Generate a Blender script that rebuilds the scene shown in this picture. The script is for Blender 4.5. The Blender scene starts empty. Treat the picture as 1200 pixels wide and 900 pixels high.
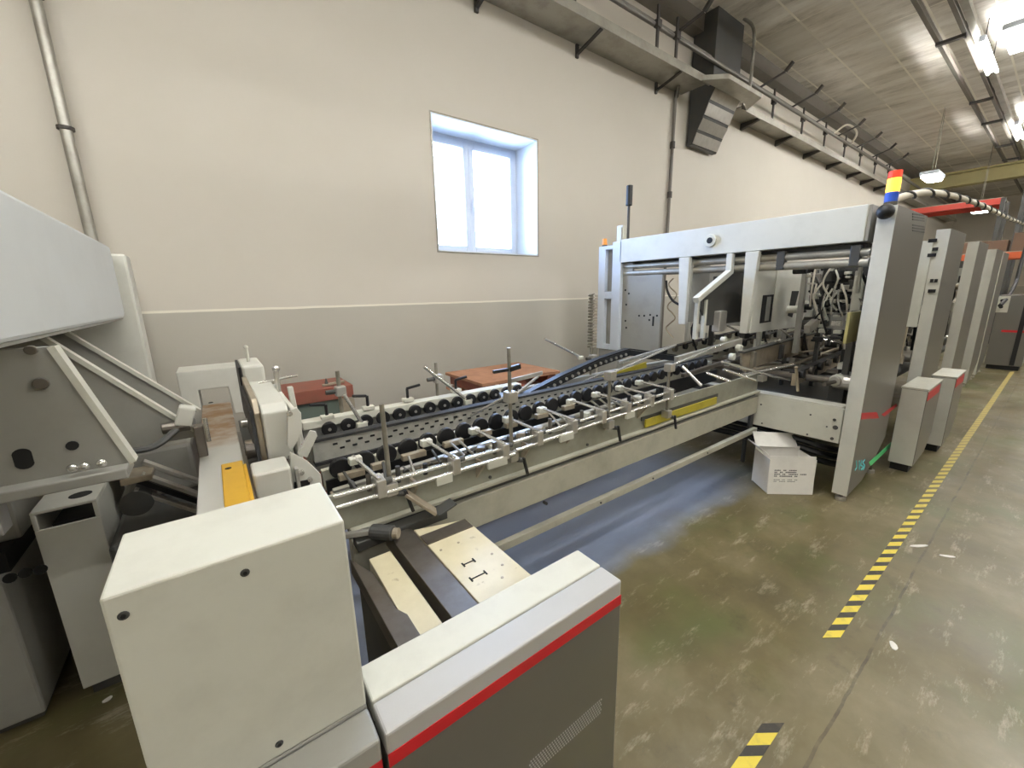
import bpy, bmesh, math, random
from mathutils import Vector, Matrix
random.seed(7)
SC = bpy.context.scene
COL = SC.collection
PI = math.pi

# ------------------------------------------------------------------ camera numbers
F_PX, CX, CY, CAM_H = 472.7, 604.4, 449.9, 1.6
YAW, PITCH, ROLL = .9338, .2206, .0190
_f = Vector((math.cos(PITCH)*math.cos(YAW), math.cos(PITCH)*math.sin(YAW), -math.sin(PITCH)))
_r = Vector((math.sin(YAW), -math.cos(YAW), 0)); _d = _f.cross(_r)
RIGHT = math.cos(ROLL)*_r + math.sin(ROLL)*_d
DOWN = -math.sin(ROLL)*_r + math.cos(ROLL)*_d
EYE = Vector((0, 0, CAM_H))

def at(u, v, x=None, y=None, z=None):
    """measured point: where the sight line of photo pixel (u, v) meets the named plane"""
    d = (u-CX)/F_PX*RIGHT + (v-CY)/F_PX*DOWN + _f
    if x is not None: t = (x-EYE.x)/d.x
    elif y is not None: t = (y-EYE.y)/d.y
    else: t = (z-EYE.z)/d.z
    return EYE + t*d

# ------------------------------------------------------------------ materials
def lin(c):
    return tuple((v/255/12.92 if v/255 <= .04045 else ((v/255+.055)/1.055)**2.4) for v in c) + (1,)

def new_mat(name):
    m = bpy.data.materials.new(name); m.use_nodes = True
    nt = m.node_tree; b = nt.nodes['Principled BSDF']
    return m, nt, b

def mixcol(nt, fac, a, b, mode='MIX'):
    n = nt.nodes.new('ShaderNodeMix'); n.data_type = 'RGBA'; n.blend_type = mode
    for s, v in ((0, fac), (6, a), (7, b)):
        if hasattr(v, 'is_linked') or hasattr(v, 'node'): nt.links.new(v, n.inputs[s])
        else: n.inputs[s].default_value = v
    return n.outputs[2]

def noise(nt, vec, scale, detail=4, rough=.6, stretch=None):
    if stretch:
        mp = nt.nodes.new('ShaderNodeMapping'); mp.inputs['Scale'].default_value = stretch
        nt.links.new(vec, mp.inputs['Vector']); vec = mp.outputs[0]
    n = nt.nodes.new('ShaderNodeTexNoise'); n.inputs['Scale'].default_value = scale
    n.inputs['Detail'].default_value = detail; n.inputs['Roughness'].default_value = rough
    nt.links.new(vec, n.inputs['Vector'])
    return n.outputs['Fac']

def ramp(nt, fac, stops):
    r = nt.nodes.new('ShaderNodeValToRGB'); e = r.color_ramp.elements
    while len(e) < len(stops): e.new(.5)
    for el, (p, c) in zip(e, stops):
        el.position = p; el.color = c if len(c) == 4 else tuple(c)+(1,)
    nt.links.new(fac, r.inputs[0]); return r.outputs[0]

def math_n(nt, op, a, b=None):
    n = nt.nodes.new('ShaderNodeMath'); n.operation = op
    for i, v in enumerate((a, b)):
        if v is None: continue
        if hasattr(v, 'node'): nt.links.new(v, n.inputs[i])
        else: n.inputs[i].default_value = v
    return n.outputs[0]

def pos(nt):
    g = nt.nodes.new('ShaderNodeNewGeometry'); return g.outputs['Position']

def sep(nt, v):
    s = nt.nodes.new('ShaderNodeSeparateXYZ'); nt.links.new(v, s.inputs[0]); return s.outputs

def bump(nt, b, h, strength, dist=.01):
    n = nt.nodes.new('ShaderNodeBump'); n.inputs['Strength'].default_value = strength
    n.inputs['Distance'].default_value = dist
    nt.links.new(h, n.inputs['Height']); nt.links.new(n.outputs[0], b.inputs['Normal'])

def paint(name, c, rough=.45, dirt=.12, dscale=6, metal=0.0, dirtcol=(90, 80, 62), spec=.5):
    m, nt, b = new_mat(name); p = pos(nt)
    f = noise(nt, p, dscale, 6, .65)
    fr = ramp(nt, f, [(.45, (0, 0, 0)), (.85, (1, 1, 1))])
    k = math_n(nt, 'MULTIPLY', fr, dirt*2)
    nt.links.new(mixcol(nt, k, lin(c), lin(dirtcol)), b.inputs['Base Color'])
    b.inputs['Roughness'].default_value = rough; b.inputs['Metallic'].default_value = metal
    b.inputs['Specular IOR Level'].default_value = spec
    bump(nt, b, noise(nt, p, 260, 2), .04, .002)
    return m

M = {}
M['white'] = paint('cream_white_paint', (206, 204, 190), .5, .09, 7)
M['pale'] = paint('pale_grey_paint', (205, 203, 192), .5, .08, 5)
M['hood'] = paint('cool_grey_paint', (206, 208, 206), .5, .05, 3)
M['grey'] = paint('mid_grey_paint', (152, 150, 142), .45, .15, 4)
M['panel'] = paint('grey_metallic_panel', (116, 113, 106), .33, .06, 2, .35)
M['panel_top'] = paint('grey_metallic_trim', (190, 188, 184), .38, .05, 3, .2)
M['beige'] = paint('beige_grey_paint', (185, 180, 165), .5, .1, 4)
M['frame'] = paint('greenish_grey_frame_paint', (184, 181, 164), .5, .22, 5)
M['dark'] = paint('dark_grey_metal', (66, 66, 64), .5, .2, 8)
M['steel'] = paint('bare_steel', (120, 114, 106), .36, .3, 9, .75, (80, 66, 50))
M['alu'] = paint('aluminium', (196, 192, 184), .35, .15, 12, .7)
M['chrome'] = paint('polished_rod_steel', (228, 226, 220), .24, .08, 20, .78)
M['tan'] = paint('worn_tan_metal', (170, 158, 138), .45, .3, 14, .4)
M['rod'] = paint('dull_grey_rod', (150, 145, 132), .4, .25, 16, .6)
M['black'] = paint('black_rubber', (13, 13, 15), .5, .1, 10, 0, (50, 48, 45))
M['belt'] = paint('dark_belt', (32, 32, 34), .7, .3, 12, 0, (90, 86, 80))
M['yellow'] = paint('yellow_paint', (206, 160, 44), .45, .12, 9, 0, (120, 85, 30))
M['yellowgreen'] = paint('yellow_green_guard', (182, 168, 52), .5, .25, 8)
M['plate_grey'] = paint('greenish_grey_plate', (152, 151, 136), .5, .25, 6)
M['perf'] = paint('grey_perforated_steel', (186, 184, 174), .4, .25, 12, .2)
M['khaki'] = paint('khaki_plate', (176, 164, 106), .5, .15, 8)
M['red'] = paint('red_stripe', (196, 24, 38), .4, .05, 8)
M['redrack'] = paint('red_rack_paint', (196, 66, 52), .5, .15, 3)
M['orange'] = paint('orange_rack_paint', (206, 96, 52), .5, .15, 3)
M['blue'] = paint('blue_lens', (40, 84, 190), .3, 0)
M['daylit_pale'] = paint('pale_paint_window_tint', (206, 212, 218), .5, .05, 6)  # pale frame paint with the blue window light put into its tint
M['wood'] = paint('red_brown_board', (140, 78, 62), .6, .3, 6)
M['lightwood'] = paint('brown_pallet_wood', (176, 128, 96), .7, .35, 7, 0, (110, 60, 44))
M['greenpanel'] = paint('grey_green_board', (92, 104, 94), .6, .2, 6)
M['cardboard'] = paint('brown_cardboard', (112, 86, 68), .7, .25, 3)
M['paper'] = paint('white_card', (232, 228, 220), .7, .08, 8)
M['ink'] = paint('grey_print_ink', (84, 80, 80), .7, .1)
M['galv'] = paint('galvanised_sheet', (168, 164, 152), .42, .3, 4, .55)
M['pipe'] = paint('grey_pipe_metal', (165, 162, 152), .38, .25, 7, .6)
M['darkpipe'] = paint('dark_grey_pipe', (112, 106, 98), .5, .2, 7)
M['bracket'] = paint('dark_steel_bracket', (58, 54, 50), .55, .2, 9)
M['pvc'] = paint('white_window_frame', (214, 220, 228), .35, .02)
M['reveal'] = paint('white_plaster_reveal', (232, 236, 238), .7, .03)
M['oldyellow'] = paint('yellow_green_beam_paint', (170, 160, 112), .6, .15, 2)
M['cyan'] = paint('cyan_marker', (110, 214, 222), .6, 0)
M['green'] = paint('green_tape', (92, 206, 130), .6, .05)
M['hose'] = paint('white_spiral_hose', (214, 206, 190), .6, .1)
M['orangelamp'] = paint('orange_lamp_lens', (240, 150, 50), .3, 0)
M['hole'] = paint('black_hole', (14, 13, 12), .7, 0)

def emit(name, c, s):
    m, nt, b = new_mat(name)
    b.inputs['Base Color'].default_value = lin(c)
    b.inputs['Emission Color'].default_value = lin(c)
    b.inputs['Emission Strength'].default_value = s
    return m
M['lamp'] = emit('lamp_diffuser', (250, 250, 247), 108)
M['lamp_far'] = emit('high_bay_lamp_diffuser', (250, 250, 246), 38)
M['towerred'] = emit('tower_red_lens', (220, 60, 30), .5)
M['toweryellow'] = emit('tower_amber_lens', (255, 196, 60), 2.2)

def glass():
    m = bpy.data.materials.new('window_glass'); m.use_nodes = True; nt = m.node_tree
    nt.nodes.clear()
    o = nt.nodes.new('ShaderNodeOutputMaterial'); t = nt.nodes.new('ShaderNodeBsdfTransparent')
    g = nt.nodes.new('ShaderNodeBsdfGlossy'); g.inputs['Roughness'].default_value = .02
    fr = nt.nodes.new('ShaderNodeFresnel'); fr.inputs[0].default_value = 1.45
    mx = nt.nodes.new('ShaderNodeMixShader')
    nt.links.new(fr.outputs[0], mx.inputs[0]); nt.links.new(t.outputs[0], mx.inputs[1])
    nt.links.new(g.outputs[0], mx.inputs[2]); nt.links.new(mx.outputs[0], o.inputs[0])
    return m
M['glass'] = glass()

def wall_mat():
    m, nt, b = new_mat('two_tone_wall_paint'); p = pos(nt); s = sep(nt, p)
    up = mixcol(nt, noise(nt, p, 1.2, 5), lin((204, 197, 184)), lin((196, 188, 174)))
    low = mixcol(nt, noise(nt, p, 1.6, 6), lin((184, 179, 166)), lin((172, 166, 153)))
    wob = math_n(nt, 'MULTIPLY', math_n(nt, 'SUBTRACT', noise(nt, p, 3, 2), .5), .012)
    k = math_n(nt, 'GREATER_THAN', math_n(nt, 'ADD', s[2], wob), 1.505)
    c = mixcol(nt, k, low, up)
    # pale raised ridge where the two coats meet
    r = math_n(nt, 'LESS_THAN', math_n(nt, 'ABSOLUTE', math_n(nt, 'SUBTRACT', math_n(nt, 'ADD', s[2], wob), 1.515)), .009)
    c = mixcol(nt, r, c, lin((226, 220, 204)))
    # scuffs
    sc = ramp(nt, noise(nt, p, 9, 8, .7, (1, 1, .35)), [(.68, (0, 0, 0)), (.78, (1, 1, 1))])
    c = mixcol(nt, math_n(nt, 'MULTIPLY', sc, .35), c, lin((140, 128, 108)))
    nt.links.new(c, b.inputs['Base Color']); b.inputs['Roughness'].default_value = .6
    bump(nt, b, noise(nt, p, 60, 4), .08, .004)
    return m
M['wall'] = wall_mat()

def floor_mat():
    m, nt, b = new_mat('worn_concrete_floor'); p = pos(nt); s = sep(nt, p)
    a = noise(nt, p, .9, 8, .62)
    c = ramp(nt, a, [(.3, lin((72, 64, 40))), (.5, lin((102, 92, 62))), (.68, lin((132, 122, 96)))])
    g = ramp(nt, noise(nt, p, 1.3, 5, .55, (1, 1.4, 1)), [(.5, (0, 0, 0)), (.68, (1, 1, 1))])
    c = mixcol(nt, math_n(nt, 'MULTIPLY', g, .75), c, lin((84, 90, 48)))
    # pale scraped patches along the aisle
    w = ramp(nt, noise(nt, p, 3.6, 10, .8, (.7, 2.6, 1)), [(.55, (0, 0, 0)), (.68, (1, 1, 1))])
    c = mixcol(nt, math_n(nt, 'MULTIPLY', w, .6), c, lin((176, 168, 148)))
    d = ramp(nt, noise(nt, p, 4.5, 7, .7), [(.58, (0, 0, 0)), (.8, (1, 1, 1))])
    c = mixcol(nt, math_n(nt, 'MULTIPLY', d, .65), c, lin((56, 50, 36)))
    # blue window light on the floor under the conveyor, painted into the colour
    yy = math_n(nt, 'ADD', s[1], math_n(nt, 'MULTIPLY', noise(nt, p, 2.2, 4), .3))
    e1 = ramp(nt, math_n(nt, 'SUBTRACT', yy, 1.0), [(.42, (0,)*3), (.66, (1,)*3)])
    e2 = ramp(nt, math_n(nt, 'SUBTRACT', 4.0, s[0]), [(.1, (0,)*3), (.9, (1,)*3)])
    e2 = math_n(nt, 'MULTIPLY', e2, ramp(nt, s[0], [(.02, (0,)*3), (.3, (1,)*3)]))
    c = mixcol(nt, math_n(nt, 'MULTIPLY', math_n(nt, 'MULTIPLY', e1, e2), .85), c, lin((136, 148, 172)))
    # the joint between two pours
    wob = math_n(nt, 'MULTIPLY', math_n(nt, 'SUBTRACT', noise(nt, p, 5, 4), .5), .022)
    j = math_n(nt, 'LESS_THAN', math_n(nt, 'ABSOLUTE', math_n(nt, 'SUBTRACT', math_n(nt, 'ADD', s[1], wob), .272)), .0055)
    jn = math_n(nt, 'MULTIPLY', j, ramp(nt, noise(nt, p, 7, 3), [(.4, (.1,)*3), (.65, (.75,)*3)]))
    c = mixcol(nt, jn, c, lin((46, 40, 32)))
    nt.links.new(c, b.inputs['Base Color'])
    rr = ramp(nt, noise(nt, p, 2.4, 6), [(.35, (.3,)*3), (.7, (.5,)*3)])
    nt.links.new(rr, b.inputs['Roughness'])
    b.inputs['Specular IOR Level'].default_value = .5
    bump(nt, b, noise(nt, p, 18, 8, .7), .12, .006)
    return m
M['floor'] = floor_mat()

def ceiling_mat():
    m, nt, b = new_mat('wood_wool_ceiling_boards'); p = pos(nt); s = sep(nt, p)
    a = noise(nt, p, 1.7, 8, .7, (1.6, .5, 1))
    c = ramp(nt, a, [(.30, lin((172, 164, 150))), (.48, lin((226, 219, 208))), (.66, lin((250, 246, 238)))])
    def line(v, per, off, wd):
        q = math_n(nt, 'FRACT', math_n(nt, 'DIVIDE', math_n(nt, 'SUBTRACT', v, off), per))
        return math_n(nt, 'LESS_THAN', q, wd/per)
    l = math_n(nt, 'MAXIMUM', line(s[1], .6, .08, .028), math_n(nt, 'MULTIPLY', line(s[0], 1.2, .5, .02), .7))
    c = mixcol(nt, l, c, lin((248, 242, 228)))
    # odd replaced boards
    ch = nt.nodes.new('ShaderNodeTexWhiteNoise'); ch.noise_dimensions = '2D'
    cmb = nt.nodes.new('ShaderNodeCombineXYZ')
    nt.links.new(math_n(nt, 'FLOOR', math_n(nt, 'DIVIDE', math_n(nt, 'SUBTRACT', s[0], .5), 1.2)), cmb.inputs[0])
    nt.links.new(math_n(nt, 'FLOOR', math_n(nt, 'DIVIDE', math_n(nt, 'SUBTRACT', s[1], .08), .6)), cmb.inputs[1])
    nt.links.new(cmb.outputs[0], ch.inputs['Vector'])
    c = mixcol(nt, math_n(nt, 'MULTIPLY', math_n(nt, 'GREATER_THAN', ch.outputs['Value'], .93), .45), c, lin((196, 192, 180)))
    c = mixcol(nt, math_n(nt, 'MULTIPLY', ch.outputs['Value'], .18), c, lin((190, 180, 166)))
    nt.links.new(c, b.inputs['Base Color']); b.inputs['Roughness'].default_value = .9
    return m
M['ceiling'] = ceiling_mat()

def hazard_mat():
    m, nt, b = new_mat('hazard_tape'); p = pos(nt); s = sep(nt, p)
    q = math_n(nt, 'FRACT', math_n(nt, 'DIVIDE', math_n(nt, 'SUBTRACT', math_n(nt, 'ADD', s[0], math_n(nt, 'MULTIPLY', s[1], 1.36)), 2.652), .126))
    k = math_n(nt, 'LESS_THAN', q, .54)
    c = mixcol(nt, k, lin((42, 38, 30)), lin((226, 204, 74)))
    worn = ramp(nt, noise(nt, p, 14, 6, .7), [(.5, (0, 0, 0)), (.75, (1, 1, 1))])
    fade = ramp(nt, math_n(nt, 'DIVIDE', math_n(nt, 'SUBTRACT', s[0], 3.2), 3.0), [(0, (0, 0, 0)), (1, (1, 1, 1))])
    c = mixcol(nt, math_n(nt, 'MULTIPLY', fade, .8), c, lin((176, 158, 96)))
    c = mixcol(nt, math_n(nt, 'MULTIPLY', worn, .45), c, lin((112, 102, 80)))
    nt.links.new(c, b.inputs['Base Color']); b.inputs['Roughness'].default_value = .5
    return m
M['hazard'] = hazard_mat()

def cream_plate():
    m, nt, b = new_mat('oily_cream_plate'); p = pos(nt)
    c = mixcol(nt, noise(nt, p, 7, 7, .7), lin((226, 216, 186)), lin((196, 184, 150)))
    d = ramp(nt, noise(nt, p, 26, 4, .6), [(.64, (0, 0, 0)), (.74, (1, 1, 1))])
    c = mixcol(nt, math_n(nt, 'MULTIPLY', d, .5), c, lin((120, 98, 66)))
    nt.links.new(c, b.inputs['Base Color']); b.inputs['Roughness'].default_value = .35
    return m
M['creamplate'] = cream_plate()

def rusty_bar():
    m, nt, b = new_mat('rust_stained_bar'); p = pos(nt); s = sep(nt, p)
    f = math_n(nt, 'MULTIPLY', ramp(nt, math_n(nt, 'SUBTRACT', s[1], 1.7), [(.1, (0,)*3), (.5, (1,)*3)]), noise(nt, p, 7, 6))
    fr = ramp(nt, f, [(.25, (0,)*3), (.6, (1,)*3)])
    c = mixcol(nt, fr, lin((206, 204, 196)), lin((150, 112, 66)))
    nt.links.new(c, b.inputs['Base Color']); b.inputs['Roughness'].default_value = .42
    b.inputs['Metallic'].default_value = .25
    return m
M['bar'] = rusty_bar()

# ------------------------------------------------------------------ mesh building
class MB:
    def __init__(s): s.bm = bmesh.new()
    def box(s, x0, x1, y0, y1, z0, z1):
        v = [s.bm.verts.new(p) for p in ((x0,y0,z0),(x1,y0,z0),(x1,y1,z0),(x0,y1,z0),(x0,y0,z1),(x1,y0,z1),(x1,y1,z1),(x0,y1,z1))]
        for f in ((3,2,1,0),(4,5,6,7),(0,1,5,4),(1,2,6,5),(2,3,7,6),(3,0,4,7)): s.bm.faces.new([v[i] for i in f])
        return s
    def obox(s, c, size, R=None):
        R = R or Matrix.Identity(3); c = Vector(c); h = [q/2 for q in size]
        v = [s.bm.verts.new(c + R @ Vector((sx*h[0], sy*h[1], sz*h[2]))) for sz in (-1,1) for sx, sy in ((-1,-1),(1,-1),(1,1),(-1,1))]
        for f in ((3,2,1,0),(4,5,6,7),(0,1,5,4),(1,2,6,5),(2,3,7,6),(3,0,4,7)): s.bm.faces.new([v[i] for i in f])
        return s
    def bar(s, p, q, w, h, up=(0,0,1)):
        p, q = Vector(p), Vector(q); d = (q-p); L = d.length; d.normalize()
        u = Vector(up); sd = d.cross(u)
        if sd.length < 1e-4: sd = d.cross(Vector((0,1,0)))
        sd.normalize(); u = sd.cross(d)
        R = Matrix((d, sd, u)).transposed()
        return s.obox((p+q)/2, (L, w, h), R)
    def prism(s, pts, ax, a, b):
        """polygon in the two axes other than ax, extruded from a to b along ax"""
        def mk(p, t):
            if ax == 'x': return (t, p[0], p[1])
            if ax == 'y': return (p[0], t, p[1])
            return (p[0], p[1], t)
        v0 = [s.bm.verts.new(mk(p, a)) for p in pts]; v1 = [s.bm.verts.new(mk(p, b)) for p in pts]
        n = len(pts)
        s.bm.faces.new(v0); s.bm.faces.new(v1[::-1])
        for i in range(n): s.bm.faces.new((v0[i], v1[i], v1[(i+1)%n], v0[(i+1)%n]))
        return s
    def cyl(s, p, q, r, n=12, r2=None):
        p, q = Vector(p), Vector(q); d = (q-p).normalized()
        a = d.cross(Vector((0,0,1)) if abs(d.z) < .9 else Vector((1,0,0))).normalized(); b = d.cross(a)
        r2 = r if r2 is None else r2
        c0 = [s.bm.verts.new(p + r*(math.cos(t)*a + math.sin(t)*b)) for t in [2*PI*i/n for i in range(n)]]
        c1 = [s.bm.verts.new(q + r2*(math.cos(t)*a + math.sin(t)*b)) for t in [2*PI*i/n for i in range(n)]]
        s.bm.faces.new(c0[::-1]); s.bm.faces.new(c1)
        for i in range(n): s.bm.faces.new((c0[i], c0[(i+1)%n], c1[(i+1)%n], c1[i]))
        return s
    def tube(s, pts, r, n=8, smooth_steps=0):
        pts = [Vector(p) for p in pts]
        if smooth_steps:
            out = []
            P = [pts[0]] + pts + [pts[-1]]
            for i in range(1, len(P)-2):
                for k in range(smooth_steps):
                    t = k/smooth_steps; p0, p1, p2, p3 = P[i-1:i+3]
                    out.append(.5*((2*p1)+(-p0+p2)*t+(2*p0-5*p1+4*p2-p3)*t*t+(-p0+3*p1-3*p2+p3)*t**3))
            pts = out + [pts[-1]]
        rings = []; prev = None
        for i, p in enumerate(pts):
            d = (pts[min(i+1, len(pts)-1)] - pts[max(i-1, 0)]).normalized()
            if prev is None:
                a = d.cross(Vector((0,0,1)) if abs(d.z) < .9 else Vector((1,0,0))).normalized()
            else:
                a = (prev - d*prev.dot(d)).normalized()
            prev = a; b = d.cross(a)
            rings.append([s.bm.verts.new(p + r*(math.cos(t)*a + math.sin(t)*b)) for t in [2*PI*k/n for k in range(n)]])
        for A, B in zip(rings, rings[1:]):
            for k in range(n): s.bm.faces.new((A[k], A[(k+1)%n], B[(k+1)%n], B[k]))
        s.bm.faces.new(rings[0][::-1]); s.bm.faces.new(rings[-1])
        return s
    def ball(s, c, r, n=14):
        bmesh.ops.create_uvsphere(s.bm, u_segments=n, v_segments=n//2+1, radius=r, matrix=Matrix.Translation(c)); return s
    def build(s, name, m, parent=None, bevel=0, smooth=False, org=None):
        bmesh.ops.recalc_face_normals(s.bm, faces=s.bm.faces[:])
        if parent is not None: o0 = Vector(parent['_org'])
        else:
            xs = [v.co for v in s.bm.verts]
            lo = [min(c[i] for c in xs) for i in range(3)]; hi = [max(c[i] for c in xs) for i in range(3)]
            o0 = Vector(((lo[0]+hi[0])/2, (lo[1]+hi[1])/2, lo[2]))
            if org is not None: o0 = Vector(org)
        bmesh.ops.translate(s.bm, verts=s.bm.verts[:], vec=-o0)
        me = bpy.data.meshes.new(name); s.bm.to_mesh(me); s.bm.free()
        me.materials.append(M[m] if isinstance(m, str) else m)
        if smooth:
            for p in me.polygons: p.use_smooth = True
            me.set_sharp_from_angle(angle=.7) if hasattr(me, 'set_sharp_from_angle') else None
        o = bpy.data.objects.new(name, me); COL.objects.link(o)
        if parent is not None: o.parent = parent
        else: o.location = o0
        o['_org'] = tuple(o0)
        if bevel:
            b = o.modifiers.new('edge', 'BEVEL'); b.width = bevel; b.segments = 2; b.limit_method = 'ANGLE'; b.angle_limit = .6
        return o

def tag(o, label, cat, group=None, kind=None):
    o['label'] = label; o['category'] = cat
    if group: o['group'] = group
    if kind: o['kind'] = kind
    return o
def thing(name, loc, label, cat, group=None):
    o = bpy.data.objects.new(name, None); COL.objects.link(o); o.location = loc; o['_org'] = tuple(loc)
    o.empty_display_size = .1
    return tag(o, label, cat, group)
def structure(o): o['kind'] = 'structure'; return o
def dup(o, off, label=None, parent=None):
    c = o.copy(); COL.objects.link(c)
    if parent is None: c.location = Vector(o.location) + Vector(off)
    else: c.parent = parent
    if label: c['label'] = label
    for ch in list(o.children): dup(ch, off, None, c)
    return c

# ------------------------------------------------------------------ the room
XL, XR, YF, YB, ZC = -7.0, 30.0, -9.0, 4.0, 5.5
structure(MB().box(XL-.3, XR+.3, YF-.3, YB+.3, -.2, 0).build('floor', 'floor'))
structure(MB().box(XL-.3, XR+.3, YF-.3, YB+.3, ZC, ZC+.2).build('ceiling', 'ceiling'))
WX0, WX1, WZ0, WZ1 = 1.99, 3.335, 2.045, 3.335
w = MB()
w.box(XL, WX0, YB, YB+.45, 0, ZC); w.box(WX1, XR, YB, YB+.45, 0, ZC)
w.box(WX0, WX1, YB, YB+.45, 0, WZ0); w.box(WX0, WX1, YB, YB+.45, WZ1, ZC)
structure(w.build('wall_back', 'wall'))
structure(MB().box(XL, XR, YF-.3, YF, 0, ZC).build('wall_front', 'wall'))
structure(MB().box(XL-.3, XL, YF, YB, 0, ZC).build('wall_left', 'wall'))
structure(MB().box(XR, XR+.3, YF, YB, 0, ZC).build('wall_right', 'wall'))
# window: reveal lining, frame with two sashes, panes, sill, handle
win = bpy.data.objects.new('window_1', None); COL.objects.link(win); win.location = (2.66, 4.2, WZ0); win['_org'] = (2.66, 4.2, WZ0); structure(win)
t = .012
rv = MB(); rv.box(WX0, WX0+t, YB-.002, 4.40, WZ0, WZ1); rv.box(WX1-t, WX1, YB-.002, 4.40, WZ0, WZ1); rv.box(WX0+t, WX1-t, YB-.002, 4.40, WZ1-t, WZ1)
rv.build('window_reveal', 'reveal', win)
MB().box(WX0+t, WX1-t, YB-.01, 4.40, WZ0, WZ0+t).build('window_sill', 'reveal', win)
fy0, fy1 = 4.40, 4.45
fr = MB(); fr.box(WX0, WX0+.05, fy0, fy1, WZ0, WZ1); fr.box(WX1-.05, WX1, fy0, fy1, WZ0, WZ1)
fr.box(WX0+.05, WX1-.05, fy0, fy1, WZ1-.05, WZ1); fr.box(WX0+.05, WX1-.05, fy0, fy1, WZ0, WZ0+.05)
fr.build('window_frame', 'pvc', win, .004)
xm = 2.62
for a, b in ((WX0+.05, xm+.008), (xm+.008, WX1-.05)):
    s_ = MB(); y0, y1 = fy0-.015, fy1-.01; z0, z1 = WZ0+.05, WZ1-.05; q = .065
    s_.box(a, a+q, y0, y1, z0, z1); s_.box(b-q, b, y0, y1, z0, z1); s_.box(a+q, b-q, y0, y1, z0, z0+q); s_.box(a+q, b-q, y0, y1, z1-q, z1)
    so = s_.build('sash', 'pvc', win, .006)
    MB().box(a+q, b-q, fy0+.015, fy0+.021, z0+q, z1-q).build('pane', 'glass', so)
MB().box(xm+.03, xm+.055, fy0-.05, fy0-.03, 2.52, 2.68).build('window_handle', 'pvc', win, .005)
# thin dark edge strip round the opening
ed = MB(); e = .012
ed.box(WX0-e, WX0, 3.994, 4.0, WZ0-e, WZ1+e); ed.box(WX1, WX1+e, 3.994, 4.0, WZ0-e, WZ1+e); ed.box(WX0, WX1, 3.994, 4.0, WZ1, WZ1+e); ed.box(WX0, WX1, 3.994, 4.0, WZ0-e, WZ0)
ed.build('window_edge_bead', 'rod', win)
structure(MB().box(XL, XR, 3.82, 4.0, 5.28, 5.5).build('trim_1', 'darkpipe'))

# ------------------------------------------------------------------ floor tape and scraps
def tape(x0, x1, label):
    o = MB().prism([(x0, .427), (x0+.068, .377), (x1+.068, .377), (x1, .427)], 'z', .0, .002).build('hazard_tape', 'hazard')
    tag(o, label, 'tape', 'hazard tape along the aisle')
tape(.6, 1.44, 'short length of black and yellow hazard tape on the floor, nearest piece')
tape(2.07, 11.8, 'long length of black and yellow hazard tape running beside the tall grey panels')
def scrap(px, s, rot, label, m='paper'):
    p = at(*px, z=0); n = 10
    pts = [(s[0]*math.cos(a), s[1]*math.sin(a)*(1+.15*math.sin(3*a))) for a in [2*PI*i/n for i in range(n)]]
    c, sn = math.cos(rot), math.sin(rot)
    o = MB().prism([(p.x+c*x-sn*y, p.y+sn*x+c*y) for x, y in pts], 'z', 0, .004).build('paper_scrap', m)
    tag(o, label, 'litter')
scrap((1047, 757), (.028, .013), .4, 'white oval paper scrap lying right of the floor joint')
scrap((1077, 640), (.06, .012), -.6, 'pale torn paper strip lying across the floor joint')
scrap((1110, 652), (.04, .01), -.9, 'thin pale shred on the floor right of the torn strip')
scrap((126, 820), (.016, .01), .5, 'tiny pale chip on the dark floor left of the white guard box')

# ------------------------------------------------------------------ wall tray, conduit rail, duct, pipes
tr = thing('cable_tray', (10, 3.8, 4.43), 'long galvanised cable tray fixed along the top of the wall', 'cable tray')
b = MB(); b.box(-1, 6.15, 3.56, 3.99, 4.47, 4.485); b.box(-1, 6.15, 3.545, 3.56, 4.43, 4.53)
b.box(7.35, 28, 3.66, 3.99, 4.47, 4.485); b.box(7.35, 28, 3.645, 3.66, 4.43, 4.53)
b.build('tray_channel', 'galv', tr)
b = MB(); b.prism([(5.9, 3.56), (6.2, 3.30), (7.2, 3.30), (7.5, 3.66), (7.2, 3.54), (6.25, 3.54)], 'z', 4.44, 4.50)
b.build('tray_bypass', 'galv', tr)
for x in (1.1, 2.55, 3.95, 5.52):
    b = MB(); b.box(x-.02, x+.02, 3.97, 3.995, 4.33, 4.5); b.bar((x, 3.975, 4.37), (x, 3.6, 4.46), .04, .018); b.build('tray_bracket', 'bracket', tr)
for x in (8.05, 9.48, 10.92, 12.34, 13.84, 15.0, 16.3, 17.6, 18.9):
    b = MB(); b.prism([(3.99, 4.36), (3.99, 4.46), (3.68, 4.47), (3.68, 4.44)], 'x', x-.03, x+.03); b.build('tray_bracket', 'bracket', tr)
rl = thing('conduit_rail', (10, 3.6, 4.78), 'dark pipe rail hung above the wall cable tray', 'pipe')
b = MB(); b.tube([(0, 3.6, 4.8), (28, 3.6, 4.8)], .028, 8); b.tube([(0, 3.68, 4.9), (28, 3.68, 4.9)], .018, 8); b.build('rail_pipe', 'darkpipe', rl, smooth=True)
for x in (2.0, 3.49, 4.92, 5.33, 8.46, 9.78, 11.0, 12.29, 13.48, 14.76, 16.1, 17.4):
    yl = 3.57 if x < 6 else 3.66
    b = MB(); b.box(x-.018, x+.018, yl-.012, yl+.012, 4.5, 5.0); b.box(x-.04, x+.04, yl-.03, yl+.03, 4.76, 4.84); b.build('hanger', 'bracket', rl)
for x in (5.35, 7.8, 9.1, 10.3, 11.6, 12.9, 14.2, 15.5):
    b = MB(); b.bar((x, 3.62, 4.84), (x+.12, 3.3, 4.98), .035, .025); b.bar((x+.12, 3.3, 4.98), (x+.12, 3.2, 5.08), .05, .04); b.build('stay_arm', 'bracket', rl)
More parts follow.
